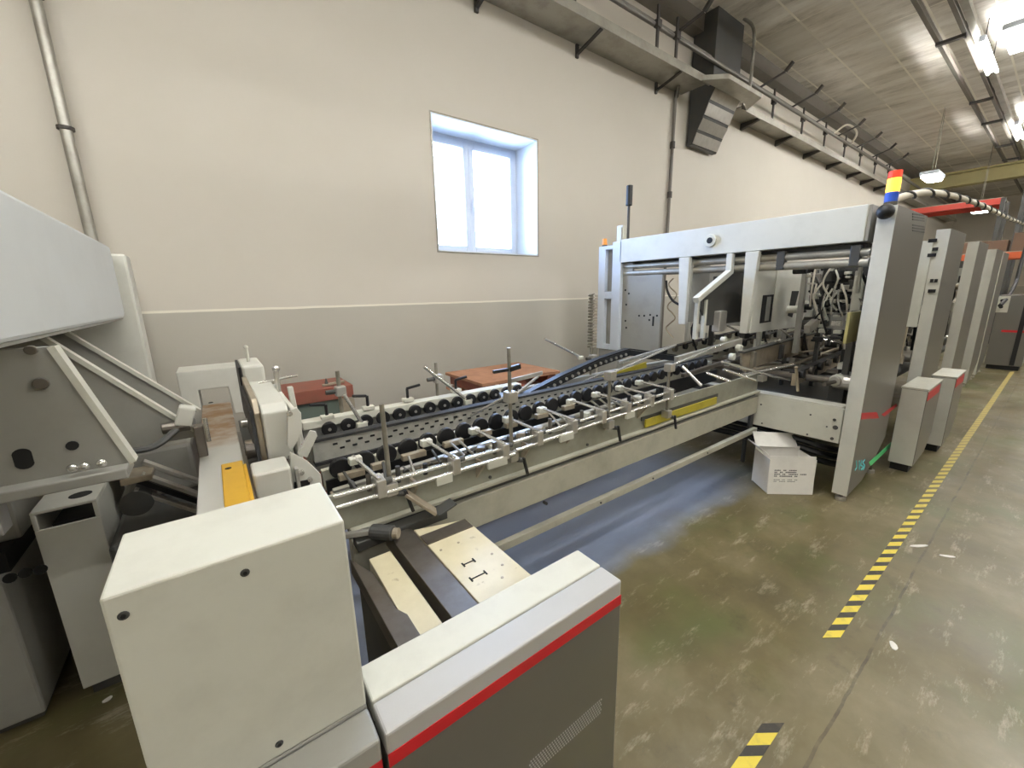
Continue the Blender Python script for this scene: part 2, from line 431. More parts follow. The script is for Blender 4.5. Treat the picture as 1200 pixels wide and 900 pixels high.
b = MB(); b.tube([(11.3, 3.6, 4.82), (11.7, 3.5, 5.05), (12.2, 3.45, 4.98), (12.4, 3.58, 4.82)], .02, 8, 6)
tag(b.build('loose_cable', 'hose', None, smooth=True), 'pale cable looping over the dark pipe rail high on the wall', 'cable')
du = thing('air_duct', (6.75, 3.8, 3.8), 'rectangular sheet metal air duct coming down through the wall tray', 'duct')
MB().box(6.36, 7.12, 3.62, 3.97, 4.5, 5.5).build('duct_shaft', 'dark', du)
b = MB(); b.prism([(3.97, 3.80), (3.90, 3.80), (3.58, 4.5), (3.97, 4.5)], 'x', 6.36, 7.12); b.build('duct_outlet', 'dark', du)
for k in range(4):
    f = (k+.5)/4; y = 3.90-.32*f; z = 3.80+.70*f
    R = Matrix.Rotation(math.atan2(-.32, .70), 3, 'X')
    MB().obox((6.74, y-.008, z), (.74, .008, .15), Matrix.Rotation(math.atan2(.32, .70)+(.10 if k % 2 else -.02), 3, 'X')).build('duct_louvre', 'alu', du)
b = MB(); b.tube([(6.95, 3.55, 5.5), (6.97, 3.42, 5.35), (6.98, 3.38, 5.1), (6.98, 3.38, 4.5)], .022, 8, 6)
tag(b.build('drop_pipe', 'pipe', None, smooth=True), 'thin curved pipe dropping from the ceiling to the tray beside the air duct', 'pipe')
cp = thing('wall_conduit', (-.56, 3.93, 0), 'thick grey wall pipe at far left rising behind the grey hood', 'pipe')
MB().tube([(-.56, 3.93, 0), (-.56, 3.93, 5.5)], .03, 12).build('pipe', 'pipe', cp, smooth=True)
for z in (.9, 2.65, 3.36):
    MB().cyl((-.56, 3.93, z), (-.56, 3.93, z+.02), .042, 12).build('pipe_clip', 'bracket', cp)
cp = thing('wall_conduit', (-.44, 3.95, 0), 'second shorter wall pipe standing right of the thick far-left pipe', 'pipe')
MB().tube([(-.44, 3.95, 0), (-.44, 3.95, 1.7)], .028, 12).build('pipe', 'darkpipe', cp, smooth=True)
cp = thing('wall_conduit', (5.965, 3.96, 0), 'thin dark wall pipe right of the window, below the wall tray', 'pipe')
MB().tube([(5.965, 3.96, 0), (5.965, 3.96, 4.25), (5.955, 3.93, 4.38), (5.85, 3.85, 4.46)], .024, 10, 4).build('pipe', 'darkpipe', cp, smooth=True)
for z in (3.0, 3.7):
    MB().cyl((5.965, 3.96, z), (5.965, 3.96, z+.09), .036, 10).build('pipe_clip', 'bracket', cp)

# ------------------------------------------------------------------ ceiling: ladder track, lamps, far beam
ld = thing('cable_ladder', (13, 1.68, 5.2), 'long dark cable ladder hung under the ceiling boards', 'cable ladder')
for y, m in ((1.83, 'darkpipe'), (1.55, 'darkpipe')):
    MB().box(3, 27, y-.025, y+.025, 5.2, 5.27).build('ladder_rail', m, ld)
MB().box(3, 27, 1.42, 1.5, 5.22, 5.3).build('lamp_trunking', 'galv', ld)
for x in (5.5, 7.4, 9.48, 12.95, 14.8, 17.5, 19.5, 22):
    b = MB(); b.box(x-.04, x+.04, 1.53, 1.85, 5.16, 5.2); b.box(x-.03, x+.03, 1.53, 1.56, 5.16, 5.5); b.build('rung', 'bracket', ld)
def strip_lamp(x, y, label, L=1.5):
    r = thing('strip_lamp', (x, y, 5.1), label, 'lamp', 'ceiling strip lamps')
    MB().box(x-L/2, x+L/2, y-.035, y+.035, 5.12, 5.2).build('lamp_housing', 'pvc', r)
    for s in (-1, 1): MB().cyl((x-L/2+.03, y+s*.05, 5.10), (x+L/2-.03, y+s*.05, 5.10), .019, 10).build('tube', 'lamp', r, smooth=True)
    # hangers up to the ceiling
    for q in (-.5, .5): MB().cyl((x+q, y, 5.2), (x+q, y, 5.5), .006, 6).build('hanger', 'bracket', r)
strip_lamp(10.5, 1.40, 'ceiling strip lamp beside the cable ladder, the larger near one in view')
strip_lamp(16.0, 1.36, 'ceiling strip lamp beside the cable ladder, the smaller far one in view')
for j, y in enumerate((-.7, -4.6)):
    for i, x in enumerate((-4.7, -1.0, 2.7, 6.4, 8.6, 10.8, 13, 15.2, 18.5, 24)):
        strip_lamp(x, y, 'strip lamp in the ceiling rows over the aisle side of the hall', 1.5)
def bay_lamp(c, label, group=None, sx=.5, sy=.25):
    r = thing('pendant_lamp', c, label, 'lamp', group)
    x, y, z = c
    MB().prism([(x-sx, y-sy), (x+sx, y-sy), (x+sx, y+sy), (x-sx, y+sy)], 'z', z+.06, z+.14).build('lamp_reflector', 'pvc', r, .02)
    MB().box(x-sx+.03, x+sx-.03, y-sy+.03, y+sy-.03, z, z+.06).build('diffuser', 'lamp_far', r, .02)
    b = MB()
    for q in (-.4, .4): b.cyl((x+q*sx, y, z+.14), (x+q*.3*sx, y, 5.5), .006, 6)
    b.build('suspension_wire', 'rod', r)
for x in (-2.4, .3, 2.9):
    bay_lamp((x, 1.3, 3.8), 'pendant reflector lamp hanging over the machine line out of view', 'pendant lamps above the machine line', sx=.6, sy=.16)
bay_lamp((9.9, 1.02, 5.0), 'bright pendant lamp at the right edge under the ceiling', sx=.45, sy=.16)
bay_lamp((13.9, 2.36, 4.0), 'bright pendant lamp hanging just above the tall panel with the signal tower', sx=.4, sy=.16)
bay_lamp((18.6, 2.0, 3.7), 'farthest glowing pendant lamp low above the brown boxes', sx=.45, sy=.2)

# ------------------------------------------------------------------ far end of the hall
bm_ = thing('crane_beam', (20, 1, 4.72), 'yellow green steel beam spanning the hall under the far ceiling', 'beam')
b = MB(); b.box(19.8, 20.2, -8.9, 3.9, 4.72, 4.78); b.box(19.95, 20.05, -8.9, 3.9, 4.78, 5.1); b.box(19.8, 20.2, -8.9, 3.9, 5.1, 5.16); b.build('beam_profile', 'oldyellow', bm_)
def rack(x, y0, y1, z, label, m='redrack', depth=1.0):
    r = thing('pallet_rack', (x+depth/2, (y0+y1)/2, 0), label, 'rack')
    for xx in (x, x+depth):
        MB().box(xx-.04, xx+.04, y0, y1, z-.09, z+.05).build('rack_beam', m, r)
    for xx in (x, x+depth):
        for yy in (y0, y1):
            MB().box(xx-.05, xx+.05, yy-.04, yy+.04, 0, z+.05).build('rack_upright', 'dark', r)
    MB().box(x, x+depth, y0, y1, z+.05, z+.07).build('rack_deck', 'galv', r)
    return r
rack(16.0, 1.35, 3.5, 3.62, 'far pallet rack with a wide red beam behind the tall panel with the signal tower')
rack(17.2, -.6, 1.1, 4.15, 'far pallet rack with a high red beam at the right edge')
rack(14.6, .45, 1.75, 2.25, 'far low rack with an orange beam holding brown boxes', 'orange', .8)
for (x0, x1, y0, y1, z0, h, lab) in ((14.7, 15.3, 1.02, 1.72, 2.32, .26, 'flat brown box lying on the orange rack, left one'), (14.7, 15.3, .5, .96, 2.32, .40, 'taller brown box on the orange rack, right one')):
    r = thing('cardboard_box', ((x0+x1)/2, (y0+y1)/2, z0), lab, 'box', 'brown boxes on the orange rack')
    MB().box(x0, x1, y0, y1, z0, z0+h).build('carton', 'cardboard', r, .01)
    MB().box(x0-.004, x1+.004, (y0+y1)/2-.03, (y0+y1)/2+.03, z0+h-.002, z0+h+.003).build('packing_tape', 'tan', r)

# ------------------------------------------------------------------ left machine: feeder under its hood
hd = thing('feeder_hood', (-1.2, 1.9, 1.515), 'large pale grey machine hood hanging over the left edge', 'machine hood')
b = MB(); b.prism([(.78, 1.87), (2.94, 1.87), (2.94, 1.53), (2.90, 1.515), (.78, 1.515)], 'x', -2.2, -.36); b.build('hood_shell', 'hood', hd, .012)
MB().box(-2.2, -.37, .80, 2.92, 1.507, 1.515).build('hood_lip', 'grey', hd)
po = thing('hood_post', (-.45, 3.06, 0), 'pale grey upright post standing behind the hood against the wall', 'post')
MB().box(-.62, -.315, 3.0, 3.16, 0, 1.84).build('post_body', 'pale', po, .012)
MB().box(-.60, -.34, 2.985, 3.0, 0, .12).build('post_plinth', 'dark', po)
def side_plate(y, pts, label, bolts=(), th=.03):
    r = thing('feeder_side_plate', (-.9, y, 1.13), label, 'machine plate', 'slanted feeder side plates')
    MB().prism(pts, 'y', y, y+th).build('plate', 'grey', r)
    (a, c) = (pts[1], pts[2])
    MB().bar((a[0]+.004, y+th/2, a[1]), (c[0]+.004, y+th/2, c[1]), th+.012, .014, (1, 0, .3)).build('edge_strip', 'white', r)
    for (x, z, rad) in bolts:
        MB().cyl((x, y-.012, z), (x, y, z), rad, 14).build('bolt_head', 'steel', r, .002)
    return r
def pp(u, v, y): q = at(u, v, y=y); return (q.x, q.z)
yp = 1.45
bl = [(*pp(u, v, yp), rad) for u, v, rad in ((37, 410, .011), (49, 449, .014))]
pl = side_plate(yp, [(-2.0, 1.495), (-.325, 1.495), (-.232, 1.172), (-2.0, 1.172)], 'nearest grey feeder side plate with two bolts under the hood', bl)
q = at(28, 540, y=yp); MB().prism([(q.x+.016*math.cos(a), q.z+.005+(.012 if math.sin(a) > 0 else -.012)+.014*math.sin(a)) for a in [2*PI*(i+.5)/16 for i in range(16)]], 'y', yp-.002, yp).build('oval_slot', 'hole', pl)
q = at(85, 522, y=yp); MB().cyl((q.x, yp-.004, q.z), (q.x, yp, q.z), .012, 12).build('bolt_hole', 'hole', pl)
for u, v in ((86, 547), (100, 545), (120, 541)):
    q = at(u, v, y=yp-.02); MB().ball((q.x, yp-.03, q.z), .011, 10).build('cap_nut', 'chrome', pl, smooth=True)
side_plate(1.9, [(-2.0, 1.495), (-.44, 1.495), (-.095, 1.09), (-.6, 1.09), (-2.0, 1.09)], 'second feeder side plate behind the bolted one', th=.02)
side_plate(2.3, [(-2.0, 1.495), (-.475, 1.495), (-.11, 1.10), (-.5, 1.05), (-2.0, 1.05)], 'third and farthest feeder side plate under the hood', th=.02)
lg = thing('feeder_rail', (-1, 1.45, 1.09), 'dark horizontal rail under the nearest feeder plate', 'machine rail')
MB().box(-2.2, -.235, 1.40, 1.50, 1.145, 1.172).build('rail_ledge', 'grey', lg, .004)
MB().box(-2.2, -.47, 1.42, 1.48, 1.06, 1.145).build('rail_web', 'grey', lg, .004)
jb = thing('joint_block', (-.13, 1.88, 1.1), 'small pale clamp block at the tip of the feeder plates', 'clamp')
MB().obox((-.13, 1.87, 1.185), (.05, .06, .07), Matrix.Rotation(.35, 3, 'Y')).build('block', 'pale', jb, .006)
MB().cyl((-.20, 1.86, 1.15), (-.12, 1.86, 1.15), .02, 12).build('pivot_pin', 'steel', jb, .003)
MB().box(-.115, -.085, 1.85, 1.90, 1.02, 1.14).build('guide_block', 'steel', jb, .004)
MB().cyl((-.075, 1.84, 1.08), (-.075, 1.84, 1.17), .007, 8).build('screw', 'chrome', jb)
b = MB(); b.tube([(-.40, 1.80, 1.13), (-.30, 1.78, 1.115), (-.22, 1.80, 1.11), (-.15, 1.86, 1.15)], .012, 8, 6)
tag(b.build('hydraulic_hose', 'dark', None, smooth=True), 'dark curved hose running to the small clamp block', 'hose')
# pedestal with a hollow top
pd = thing('hollow_pedestal', (-.56, 2.4, 0), 'grey bent sheet pedestal with a slot opening and a round hole on top', 'pedestal')
yb, zt = 2.15, .845
qx0, qx1 = at(35, 608, y=yb).x, at(114, 590, y=yb).x
b = MB(); b.box(qx0, qx1, yb, yb+.012, .05, zt-.075); b.box(qx0, qx0+.012, yb+.012, yb+.5, .05, zt-.012); b.box(qx1-.012, qx1, yb+.012, yb+.5, .05, zt-.012)
b.box(qx0, qx1, yb, yb+.5, zt-.012, zt); b.box(qx0, qx0+.014, yb, yb+.012, zt-.075, zt-.012); b.box(qx1-.014, qx1, yb, yb+.012, zt-.075, zt-.012)
b.build('sheet_body', 'pale', pd, .003)
MB().box(qx0+.02, qx1-.02, yb+.1, yb+.3, zt-.16, zt-.1).build('inner_block', 'dark', pd)
hx, hy = (qx0+qx1)/2+.03, yb+.09
o = MB().cyl((hx, hy, zt), (hx, hy, zt+.001), .034, 18).build('top_hole', 'hole', pd)
MB().box(qx0+.02, qx1-.02, yb+.02, yb+.48, 0, .05).build('plinth', 'dark', pd)
fc = thing('feeder_base_cabinet', (-1.4, 2.4, 0), 'dark grey feeder base cabinet at the lower left edge', 'machine cabinet')
MB().box(-2.4, -.74, 2.12, 2.9, .04, .62).build('cabinet_body', 'grey', fc, .01)
MB().box(-2.4, -.72, 2.3, 2.9, .70, 1.0).build('upper_body', 'grey', fc, .01)
MB().box(-2.4, -.74, 2.2, 2.9, .62, .70).build('dark_gap', 'hole', fc)
MB().box(-2.4, -.76, 2.16, 2.88, 0, .04).build('plinth', 'dark', fc)
for u, v in ((12, 677), (30, 671), (48, 667)):
    q = at(u, v, y=2.12); MB().cyl((q.x, 2.114, q.z), (q.x, 2.12, q.z), .018, 12).build('round_hole', 'hole', fc)
# dark mechanism between the pedestal and the cross bar
mc = thing('feed_mechanism', (-.25, 2.1, .3), 'dark feed mechanism with bright profile bars left of the cross bar', 'mechanism')
MB().box(-.43, -.13, 1.95, 2.8, .45, .72).build('housing', 'dark', mc, .02)
MB().box(-.42, -.16, 2.35, 2.9, .72, .95).build('rear_housing', 'grey', mc, .02)
for a, c in (((-.30, 2.0, .955), (-.125, 2.0, .80)), ((-.33, 2.0, .90), (-.125, 2.0, .72)), ((-.30, 2.08, .98), (-.125, 2.08, .83))):
    MB().bar(a, c, .035, .014).build('profile_bar', 'alu', mc, .002)
MB().bar((-.315, 2.04, .925), (-.125, 2.04, .755), .05, .02).build('feed_belt', 'black', mc)
MB().box(-.36, -.27, 1.98, 2.1, .93, .955).build('tan_block', 'tan', mc, .004)
MB().cyl((-.33, 1.98, .85), (-.33, 2.12, .85), .05, 20).build('belt_pulley', 'dark', mc, .004)
MB().box(-.40, -.15, 2.1, 2.7, 0.0, .45).build('pedestal_base', 'dark', mc)

# ------------------------------------------------------------------ cross bar, wall-side arch, feeder head
cb = thing('cross_bar', (-.05, 1.9, .88), 'rust-stained pale cross bar running from the white guard box to the wall side', 'machine bar')
MB().box(-.117, .018, .845, 2.9, .88, 1.0).build('bar_body', 'bar', cb, .003)
MB().box(.018, .032, .845, 2.25, .93, .985).build('guide_rail', 'steel', cb)
q = at(247, 472, z=1.0); MB().cyl((q.x, q.y, 1.0), (q.x, q.y, 1.002), .012, 10).build('bolt_hole', 'hole', cb)
ys = thing('yellow_stop', (-.017, 1.58, 1.0), 'yellow painted stop block on the pale cross bar', 'stop block')
MB().box(-.05, .014, 1.22, 1.73, 1.0, 1.018).build('block', 'yellow', ys, .003)
MB().box(.014, .024, 1.22, 1.70, .90, 1.012).build('side_lip', 'yellow', ys, .002)
MB().cyl((-.03, 1.67, 1.018), (-.03, 1.67, 1.019), .01, 14).build('screw_hole', 'hole', ys)
ar = thing('arch_guard', (-.03, 3.0, 0), 'grey arched guard box the cross bar ends in, by the wall', 'machine guard')
MB().prism([(-.205, .55), (-.205, 1.205), (.14, 1.205), (.10, .92), (.03, .92), (.018, 1.09), (-.122, 1.09), (-.122, .55)], 'y', 2.9, 3.14).build('arch_body', 'pale', ar, .006)
MB().box(-.22, .05, 2.95, 3.1, 0, .55).build('pedestal_foot', 'grey', ar, .006)
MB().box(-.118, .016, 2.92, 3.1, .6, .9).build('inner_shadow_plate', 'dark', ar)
hdh = thing('feeder_unit', (.13, 1.9, .88), 'pale grey feeder head with slanted cover and cam plates beside the cross bar', 'feeder head')
b = MB(); b.prism([(1.66, 1.005), (1.66, 1.195), (1.70, 1.22), (2.2, 1.225), (2.2, 1.0)], 'x', .093, .178); b.build('head_cover', 'pale', hdh, .006)
MB().prism([(1.70, .95), (1.70, 1.19), (1.76, 1.235), (2.3, 1.235), (2.3, .95)], 'x', .072, .092).build('brown_side_plate', 'tan', hdh, .003)
MB().prism([(1.66, 1.02), (1.72, 1.20), (2.2, 1.21), (2.2, 1.02)], 'x', .06, .071).build('dark_side_plate', 'black', hdh)
MB().box(.078, .17, 2.3, 2.62, 1.0, 1.285).build('rear_block', 'pale', hdh, .012)
MB().box(.066, .077, 2.3, 2.62, 1.0, 1.28).build('rear_seal', 'black', hdh)
MB().box(.033, .143, 1.50, 1.63, .93, 1.035).build('motor_box', 'pale', hdh, .008)
MB().box(.035, .15, 1.63, 2.6, .88, .95).build('base_beam', 'dark', hdh)
MB().cyl((.03, 1.78, 1.03), (.072, 1.78, 1.03), .028, 16).build('shaft_end', 'steel', hdh, .003)
MB().cyl((.03, 1.78, 1.03), (.028, 1.78, 1.03), .016, 14).build('shaft_hole', 'hole', hdh)
for k, (x, y, z, r) in enumerate(((.045, 1.72, .95, .03), (.05, 1.95, 1.0, .024), (.045, 1.88, .93, .028), (.05, 2.06, 1.07, .02))):
    MB().cyl((x-.015, y, z), (x+.025, y, z), r, 14).build('drive_pulley', ('steel', 'tan', 'dark', 'alu')[k], hdh, .003)
MB().box(.185, .20, 1.62, 2.2, .98, 1.20).build('guide_plate', 'pale', hdh, .003)
def poly(pts, y): return [pp(u, v, y) for u, v in pts]
MB().prism(poly([(337, 487), (341, 480), (348, 478), (353, 484), (354, 505), (349, 516), (341, 530), (337, 522)], 1.58), 'y', 1.58, 1.60).build('upper_cam_plate', 'pale', hdh, .002)
MB().prism(poly([(364, 505), (370, 506), (372, 511), (360, 537), (349, 532)], 1.55), 'y', 1.55, 1.565).build('lever', 'pale', hdh, .002)
MB().prism(poly([(340, 530), (346, 533), (361, 541), (376, 556), (378, 572), (370, 585), (342, 585)], 1.53), 'y', 1.53, 1.545).build('lower_cam_plate', 'pale', hdh, .002)
q = at(355, 568, y=1.53); MB().prism([(q.x-.03, q.z-.008), (q.x+.02, q.z-.006), (q.x+.026, q.z+.014), (q.x-.026, q.z+.018)], 'y', 1.524, 1.53).build('cam_slot', 'hole', hdh)
for u, v in ((353, 553), (363, 561), (339, 484)):
    q = at(u, v, y=1.53); MB().cyl((q.x, 1.515, q.z), (q.x, 1.53, q.z), .009, 10).build('cam_bolt', 'chrome', hdh, .002)
MB().box(.155, .165, 1.5, 1.7, .88, 1.02).build('cam_bracket', 'grey', hdh)
b = MB(); b.tube([(.185, 2.0, 1.1), (.19, 2.0, 1.29)], .011, 8); b.tube([(.12, 2.0, 1.25), (.27, 2.0, 1.262)], .006, 8); b.ball((.191, 2.0, 1.302), .016); b.build('clamp_handle', 'chrome', hdh, smooth=True)
b = MB(); b.tube([(.118, 2.45, 1.285), (.118, 2.45, 1.36)], .007, 8); b.ball((.117, 2.45, 1.36), .011); b.build('rear_knob', 'white', hdh, smooth=True)
b = MB(); b.bar((.235, 1.9, .98), (.222, 1.9, 1.235), .03, .02); b.build('tilted_strut', 'pale', hdh, .003)

# ------------------------------------------------------------------ operator side covers and white guard box
def side_cover(x0, x1, m_top, label, vent=False):
    r = thing('operator_side_cover', ((x0+x1)/2, .67, 0), label, 'machine cover', 'low operator side covers')
    MB().box(x0, x1, .662, .752, .80, .852).build('top_ledge', 'white' if vent else m_top, r, .004)
    MB().box(x0, x1, .588, .660, .80, .85).build('sloped_trim', m_top, r, .005)
    MB().box(x0, x1, .588, .75, .05, .80).build('front_panel', 'panel', r, .003)
    MB().box(x0+.001, x1-.001, .5865, .588, .777, .806).build('red_stripe', 'red', r)
    MB().box(x0+.02, x1-.03, .62, .74, 0, .05).build('plinth', 'hole', r)
    if vent:
        b = MB()
        for i in range(34):
            for j in range(6):
                x = .455+.255*(i+.5*(j % 2))/34; z = .462+.044*j/5
                b.obox((x, .587, z), (.0030, .0014, .0034))
        b.build('vent_perforation', 'panel_top', r)
    return r
side_cover(.137, .774, 'panel_top', 'low grey operator side cover with red stripe and perforated vent, front centre', True)
side_cover(-.75, .128, 'grey', 'low grey side cover under the white guard box')  # grey trim carries the shade of a tilted face in its colour
gb = thing('guard_box', (-.018, .75, .852), 'big cream white guard box with dark screws in the front', 'machine guard')
MB().box(-.165, .128, .6625, .845, .8525, 1.236).build('housing', 'white', gb, .004)
for u, v in ((145, 720), (287, 670), (327, 870)):
    q = at(u, v, y=.665)
    sc_ = MB().cyl((q.x, .661, q.z), (q.x, .665, q.z), .0062, 14).build('screw', 'dark', gb, .001)
    MB().cyl((q.x, .6595, q.z), (q.x, .661, q.z), .003, 6).build('screw_socket', 'hole', sc_)
MB().cyl((.121, .664, 1.228), (.121, .665, 1.228), .002, 8).build('rivet', 'dark', gb)

# ------------------------------------------------------------------ cream table plates between cover and conveyor
def table_plate(name, pts, z0, z1, m, label, extra=None):
    r = thing(name, (sum(p[0] for p in pts)/len(pts), 1.05, z0), label, 'machine plate', 'plates between side cover and conveyor')
    MB().prism(pts, 'z', z0, z1).build('plate', m, r, .002)
    if extra: extra(r)
    return r
def slots(r):
    for u0, v0, u1, v1 in ((543, 662, 556, 657), (552, 679, 567, 669)):
        a, c = at(u0, v0, z=.721), at(u1, v1, z=.721)
        c = Vector((c.x, a.y, a.z))
        b = MB(); b.bar(a, c, .004, .002); b.bar(a+Vector((0, -.011, 0)), a+Vector((0, .011, 0)), .005, .002); b.bar(c+Vector((0, -.011, 0)), c+Vector((0, .011, 0)), .005, .002)
        b.build('slot', 'hole', r)
    MB().box(.505, .695, 1.235, 1.30, .72, .724).build('oily_strip', 'steel', r)
    for x, y in ((.66, 1.05), (.655, .98), (.62, .93), (.60, 1.18), (.53, 1.18)):
        MB().cyl((x, y, .72), (x, y, .7212), .005, 8).build('screw_hole', 'tan', r)
table_plate('cream_plate', [(.505, .78), (.70, .78), (.70, 1.30), (.505, 1.36)], .66, .72, 'creamplate', 'oily cream plate with two dark slots, right of the steel strip', slots)
table_plate('steel_strip', [(.415, .78), (.50, .78), (.50, 1.37), (.415, 1.43)], .655, .722, 'steel', 'bare steel strip between the two cream plates')
table_plate('cream_plate', [(.305, .78), (.39, .78), (.39, 1.30), (.315, 1.30)], .65, .712, 'creamplate', 'narrow cream plate left of the bare steel strip')
table_plate('steel_strip', [(.262, .78), (.325, .78), (.325, .98), (.307, 1.02), (.307, 1.10), (.302, 1.22), (.262, 1.34)], .655, .7135, 'steel', 'brown notched steel strip beside the white guard box')
sb = thing('table_base', (.45, 1.0, 0), 'dark machine base under the cream plates', 'machine base')
MB().box(.27, .68, .80, 1.28, .30, .65).build('base_block', 'dark', sb)
MB().box(.30, .64, .9, 1.2, 0, .30).build('base_foot', 'dark', sb)
ar2 = thing('adjusting_lever', (.42, 1.38, .72), 'dark adjusting lever and spindle at the end of the steel strip', 'lever')
MB().cyl((.36, 1.40, .75), (.42, 1.34, .75), .028, 16).build('spindle_knob', 'dark', ar2, .004)
MB().cyl((.42, 1.34, .75), (.435, 1.325, .75), .02, 14).build('spindle_cap', 'tan', ar2, .003)
MB().bar((.22, 1.42, .77), (.37, 1.39, .755), .02, .02).build('lever_arm', 'grey', ar2, .003)
MB().box(.30, .66, 1.38, 1.44, .70, .735).build('dark_shelf', 'dark', ar2, .003)
MB().bar((.50, 1.40, .86), (.60, 1.36, .76), .05, .012).build('tilted_plate', 'tan', ar2, .002)
MB().bar((.60, 1.36, .755), (.68, 1.36, .78), .06, .008).build('tongue', 'dark', ar2, .002)

# ------------------------------------------------------------------ conveyor section
def side_frame(y, s, label, bolts=True):
    """s = +1: outer face looks to -Y"""
    r = thing('conveyor_side_frame', (2.1, y, .55), label, 'machine frame')
    ya, yb_ = (y, y+.06) if s > 0 else (y-.06, y)
    MB().box(.30, 3.66, ya, yb_, .555, .705).build('lower_beam', 'frame', r, .004)
    MB().box(.30, 3.66, min(y+s*.025, y+s*.06), max(y+s*.025, y+s*.06), .705, .737).build('groove', 'dark', r)
    MB().box(.30, 3.66, min(y-s*.01, y+s*.06), max(y-s*.01, y+s*.06), .737, .752).build('ledge', 'frame', r, .003)
    MB().box(.20, 3.66, min(y+s*.02, y+s*.035), max(y+s*.02, y+s*.035), .752, .90).build('upper_plate', 'plate_grey', r)
    if bolts:
        for u, v in ((527, 561), (574, 559), (688, 521), (686, 527), (640, 590)):
            q = at(u, v, y=y+.02 if v < 580 else y)
            MB().cyl((q.x, (y+.014 if v < 580 else y-.005), q.z), (q.x, y+.02, q.z), .008, 8).build('bolt', 'dark', r)
    return r
sf = side_frame(1.45, 1, 'long conveyor side frame facing the aisle, below the chrome rods')
for x in (.55, 1.25, 1.95, 2.65, 3.35): MB().box(x-.03, x+.03, 1.485, 2.19, .755, .80).build('cross_tie', 'dark', sf)
lb = thing('lower_tie_bar', (2.2, 1.46, .37), 'flat beige tie bar running low along under the conveyor side frame', 'machine bar')
MB().box(.72, 3.66, 1.43, 1.465, .385, .425).build('bar_body', 'frame', lb, .003)
MB().box(.72, 3.66, 1.465, 1.50, .385, .395).build('bar_flange', 'frame', lb)
MB().box(.62, .68, 1.47, 1.51, 0, .555).build('leg', 'frame', lb)
MB().box(3.60, 3.66, 1.47, 1.49, .395, .555).build('end_hanger', 'dark', lb)
MB().box(.62, .72, 1.465, 1.50, .385, .425).build('bar_end', 'frame', lb)
for u, v in ((766, 545), (828, 542), (705, 552)):
    q = at(u, v, y=1.43)
    MB().cyl((q.x, 1.425, .405), (q.x, 1.43, .405), .006, 8).build('bolt', 'dark', lb)

RZ = [(.25, .918), (1.02, .915), (1.06, .935), (2.32, .972)]
gr = thing('guide_rods', (1.3, 1.42, .9), 'pair of chrome guide rods along the conveyor front', 'rod')
for dy, dz in ((0, 0), (-.022, -.032)):
    MB().tube([(.25, 1.42+dy, .918+dz), (1.02, 1.42+dy, .916+dz)], .0085, 10).build('rod', 'chrome', gr, smooth=True)
    MB().tube([(1.03, 1.42+dy, .93+dz), (2.32, 1.42+dy, .972+dz)], .0085, 10).build('rod', 'chrome', gr, smooth=True)
def rodz(x): return .918 if x < 1.02 else .93+(x-1.03)*.0326
for x in (.55, .86, 1.12, 1.42, 1.72, 2.02):
    z = rodz(x)-.03
    MB().prism([(1.47, z-.005), (1.395, z-.005), (1.47, z-.10)], 'x', x-.006, x+.006).build('gusset', 'tan', gr)
for x, L in ((.66, .07), (.92, .10), (1.34, .09), (1.84, .07)):
    z = rodz(x); MB().box(x-L/2, x+L/2, 1.385, 1.40, z-.065, z-.03).build('white_tag', 'white', gr)

def cross_clamp(x, n, label):
    z = rodz(x)
    r = thing('cross_clamp', (x, 1.42, z-.05), label, 'clamp', 'small clamp blocks along the chrome rods')
    MB().obox((x, 1.415, z-.01), (.035, .055, .07)).build('block', 'alu', r, .004)
    MB().tube([(x-.005, 1.395, z+.028), (x-.03, 1.64, z+.045)], .0075, 8).build('cross_rod', 'chrome', r, smooth=True)
    MB().cyl((x+.018, 1.41, z+.01), (x+.045, 1.41, z+.01), .012, 10).build('knurled_screw', 'dark', r, .002)
    MB().obox((x-.028, 1.62, z+.035), (.05, .035, .03)).build('shoe', 'white', r, .004)
    return r
places = ['left of the first upright rod', 'right of the first upright rod', 'before the second upright rod', 'just after the second upright rod', 'midway to the third upright rod', 'left of the third upright rod', 'right of the third upright rod', 'before the last upright rod', 'beside the last upright rod']
for i, x in enumerate((.41, .72, .97, 1.17, 1.40, 1.62, 1.83, 2.05, 2.25)):
    cross_clamp(x, i, 'small clamp block with cross rod on the chrome rods, ' + places[i])
def upright(x, y, z0, z1, label, top=None, zt_=None, tag_group='upright clamp rods of the conveyor'):
    r = thing('upright_rod', (x, y, z0), label, 'rod', tag_group)
    MB().tube([(x, y, z0), (x-.004, y, z1)], .009, 10).build('rod', 'rod', r, smooth=True)
    MB().obox((x, y, z0+.03), (.045, .05, .05)).build('base_clamp', 'alu', r, .004)
    MB().cyl((x+.02, y-.02, z0+.01), (x+.05, y-.02, z0-.0), .012, 10).build('clamp_screw', 'dark', r)
    MB().bar((x+.045, y-.03, z0+.015), (x+.07, y-.03, z0-.08), .014, .012).build('black_lever', 'black', r, .002)
    if zt_:
        MB().obox((x, y, zt_), (.05, .05, .05)).build('top_clamp', 'alu', r, .004)
        if top: MB().tube([(x, y+.02, zt_), top], .0075, 8).build('side_rod', 'chrome', r, smooth=True)
    return r
upright(.45, 1.42, .86, 1.219, 'first and nearest upright rod, a plain grey stake on the chrome rods')
upright(1.02, 1.42, .84, 1.37, 'second upright rod, the tallest, with a clamp and slanted side rods', tuple(at(552, 487, y=1.8)), 1.15)
upright(1.69, 1.42, .85, 1.165, 'third upright rod with a clamp at its top', tuple(at(792, 404, y=1.75)), 1.155)
upright(2.25, 1.42, .80, 1.15, 'last upright rod with a clamp at its top, nearest the gantry', tuple(at(845, 404, y=1.5)), 1.13)
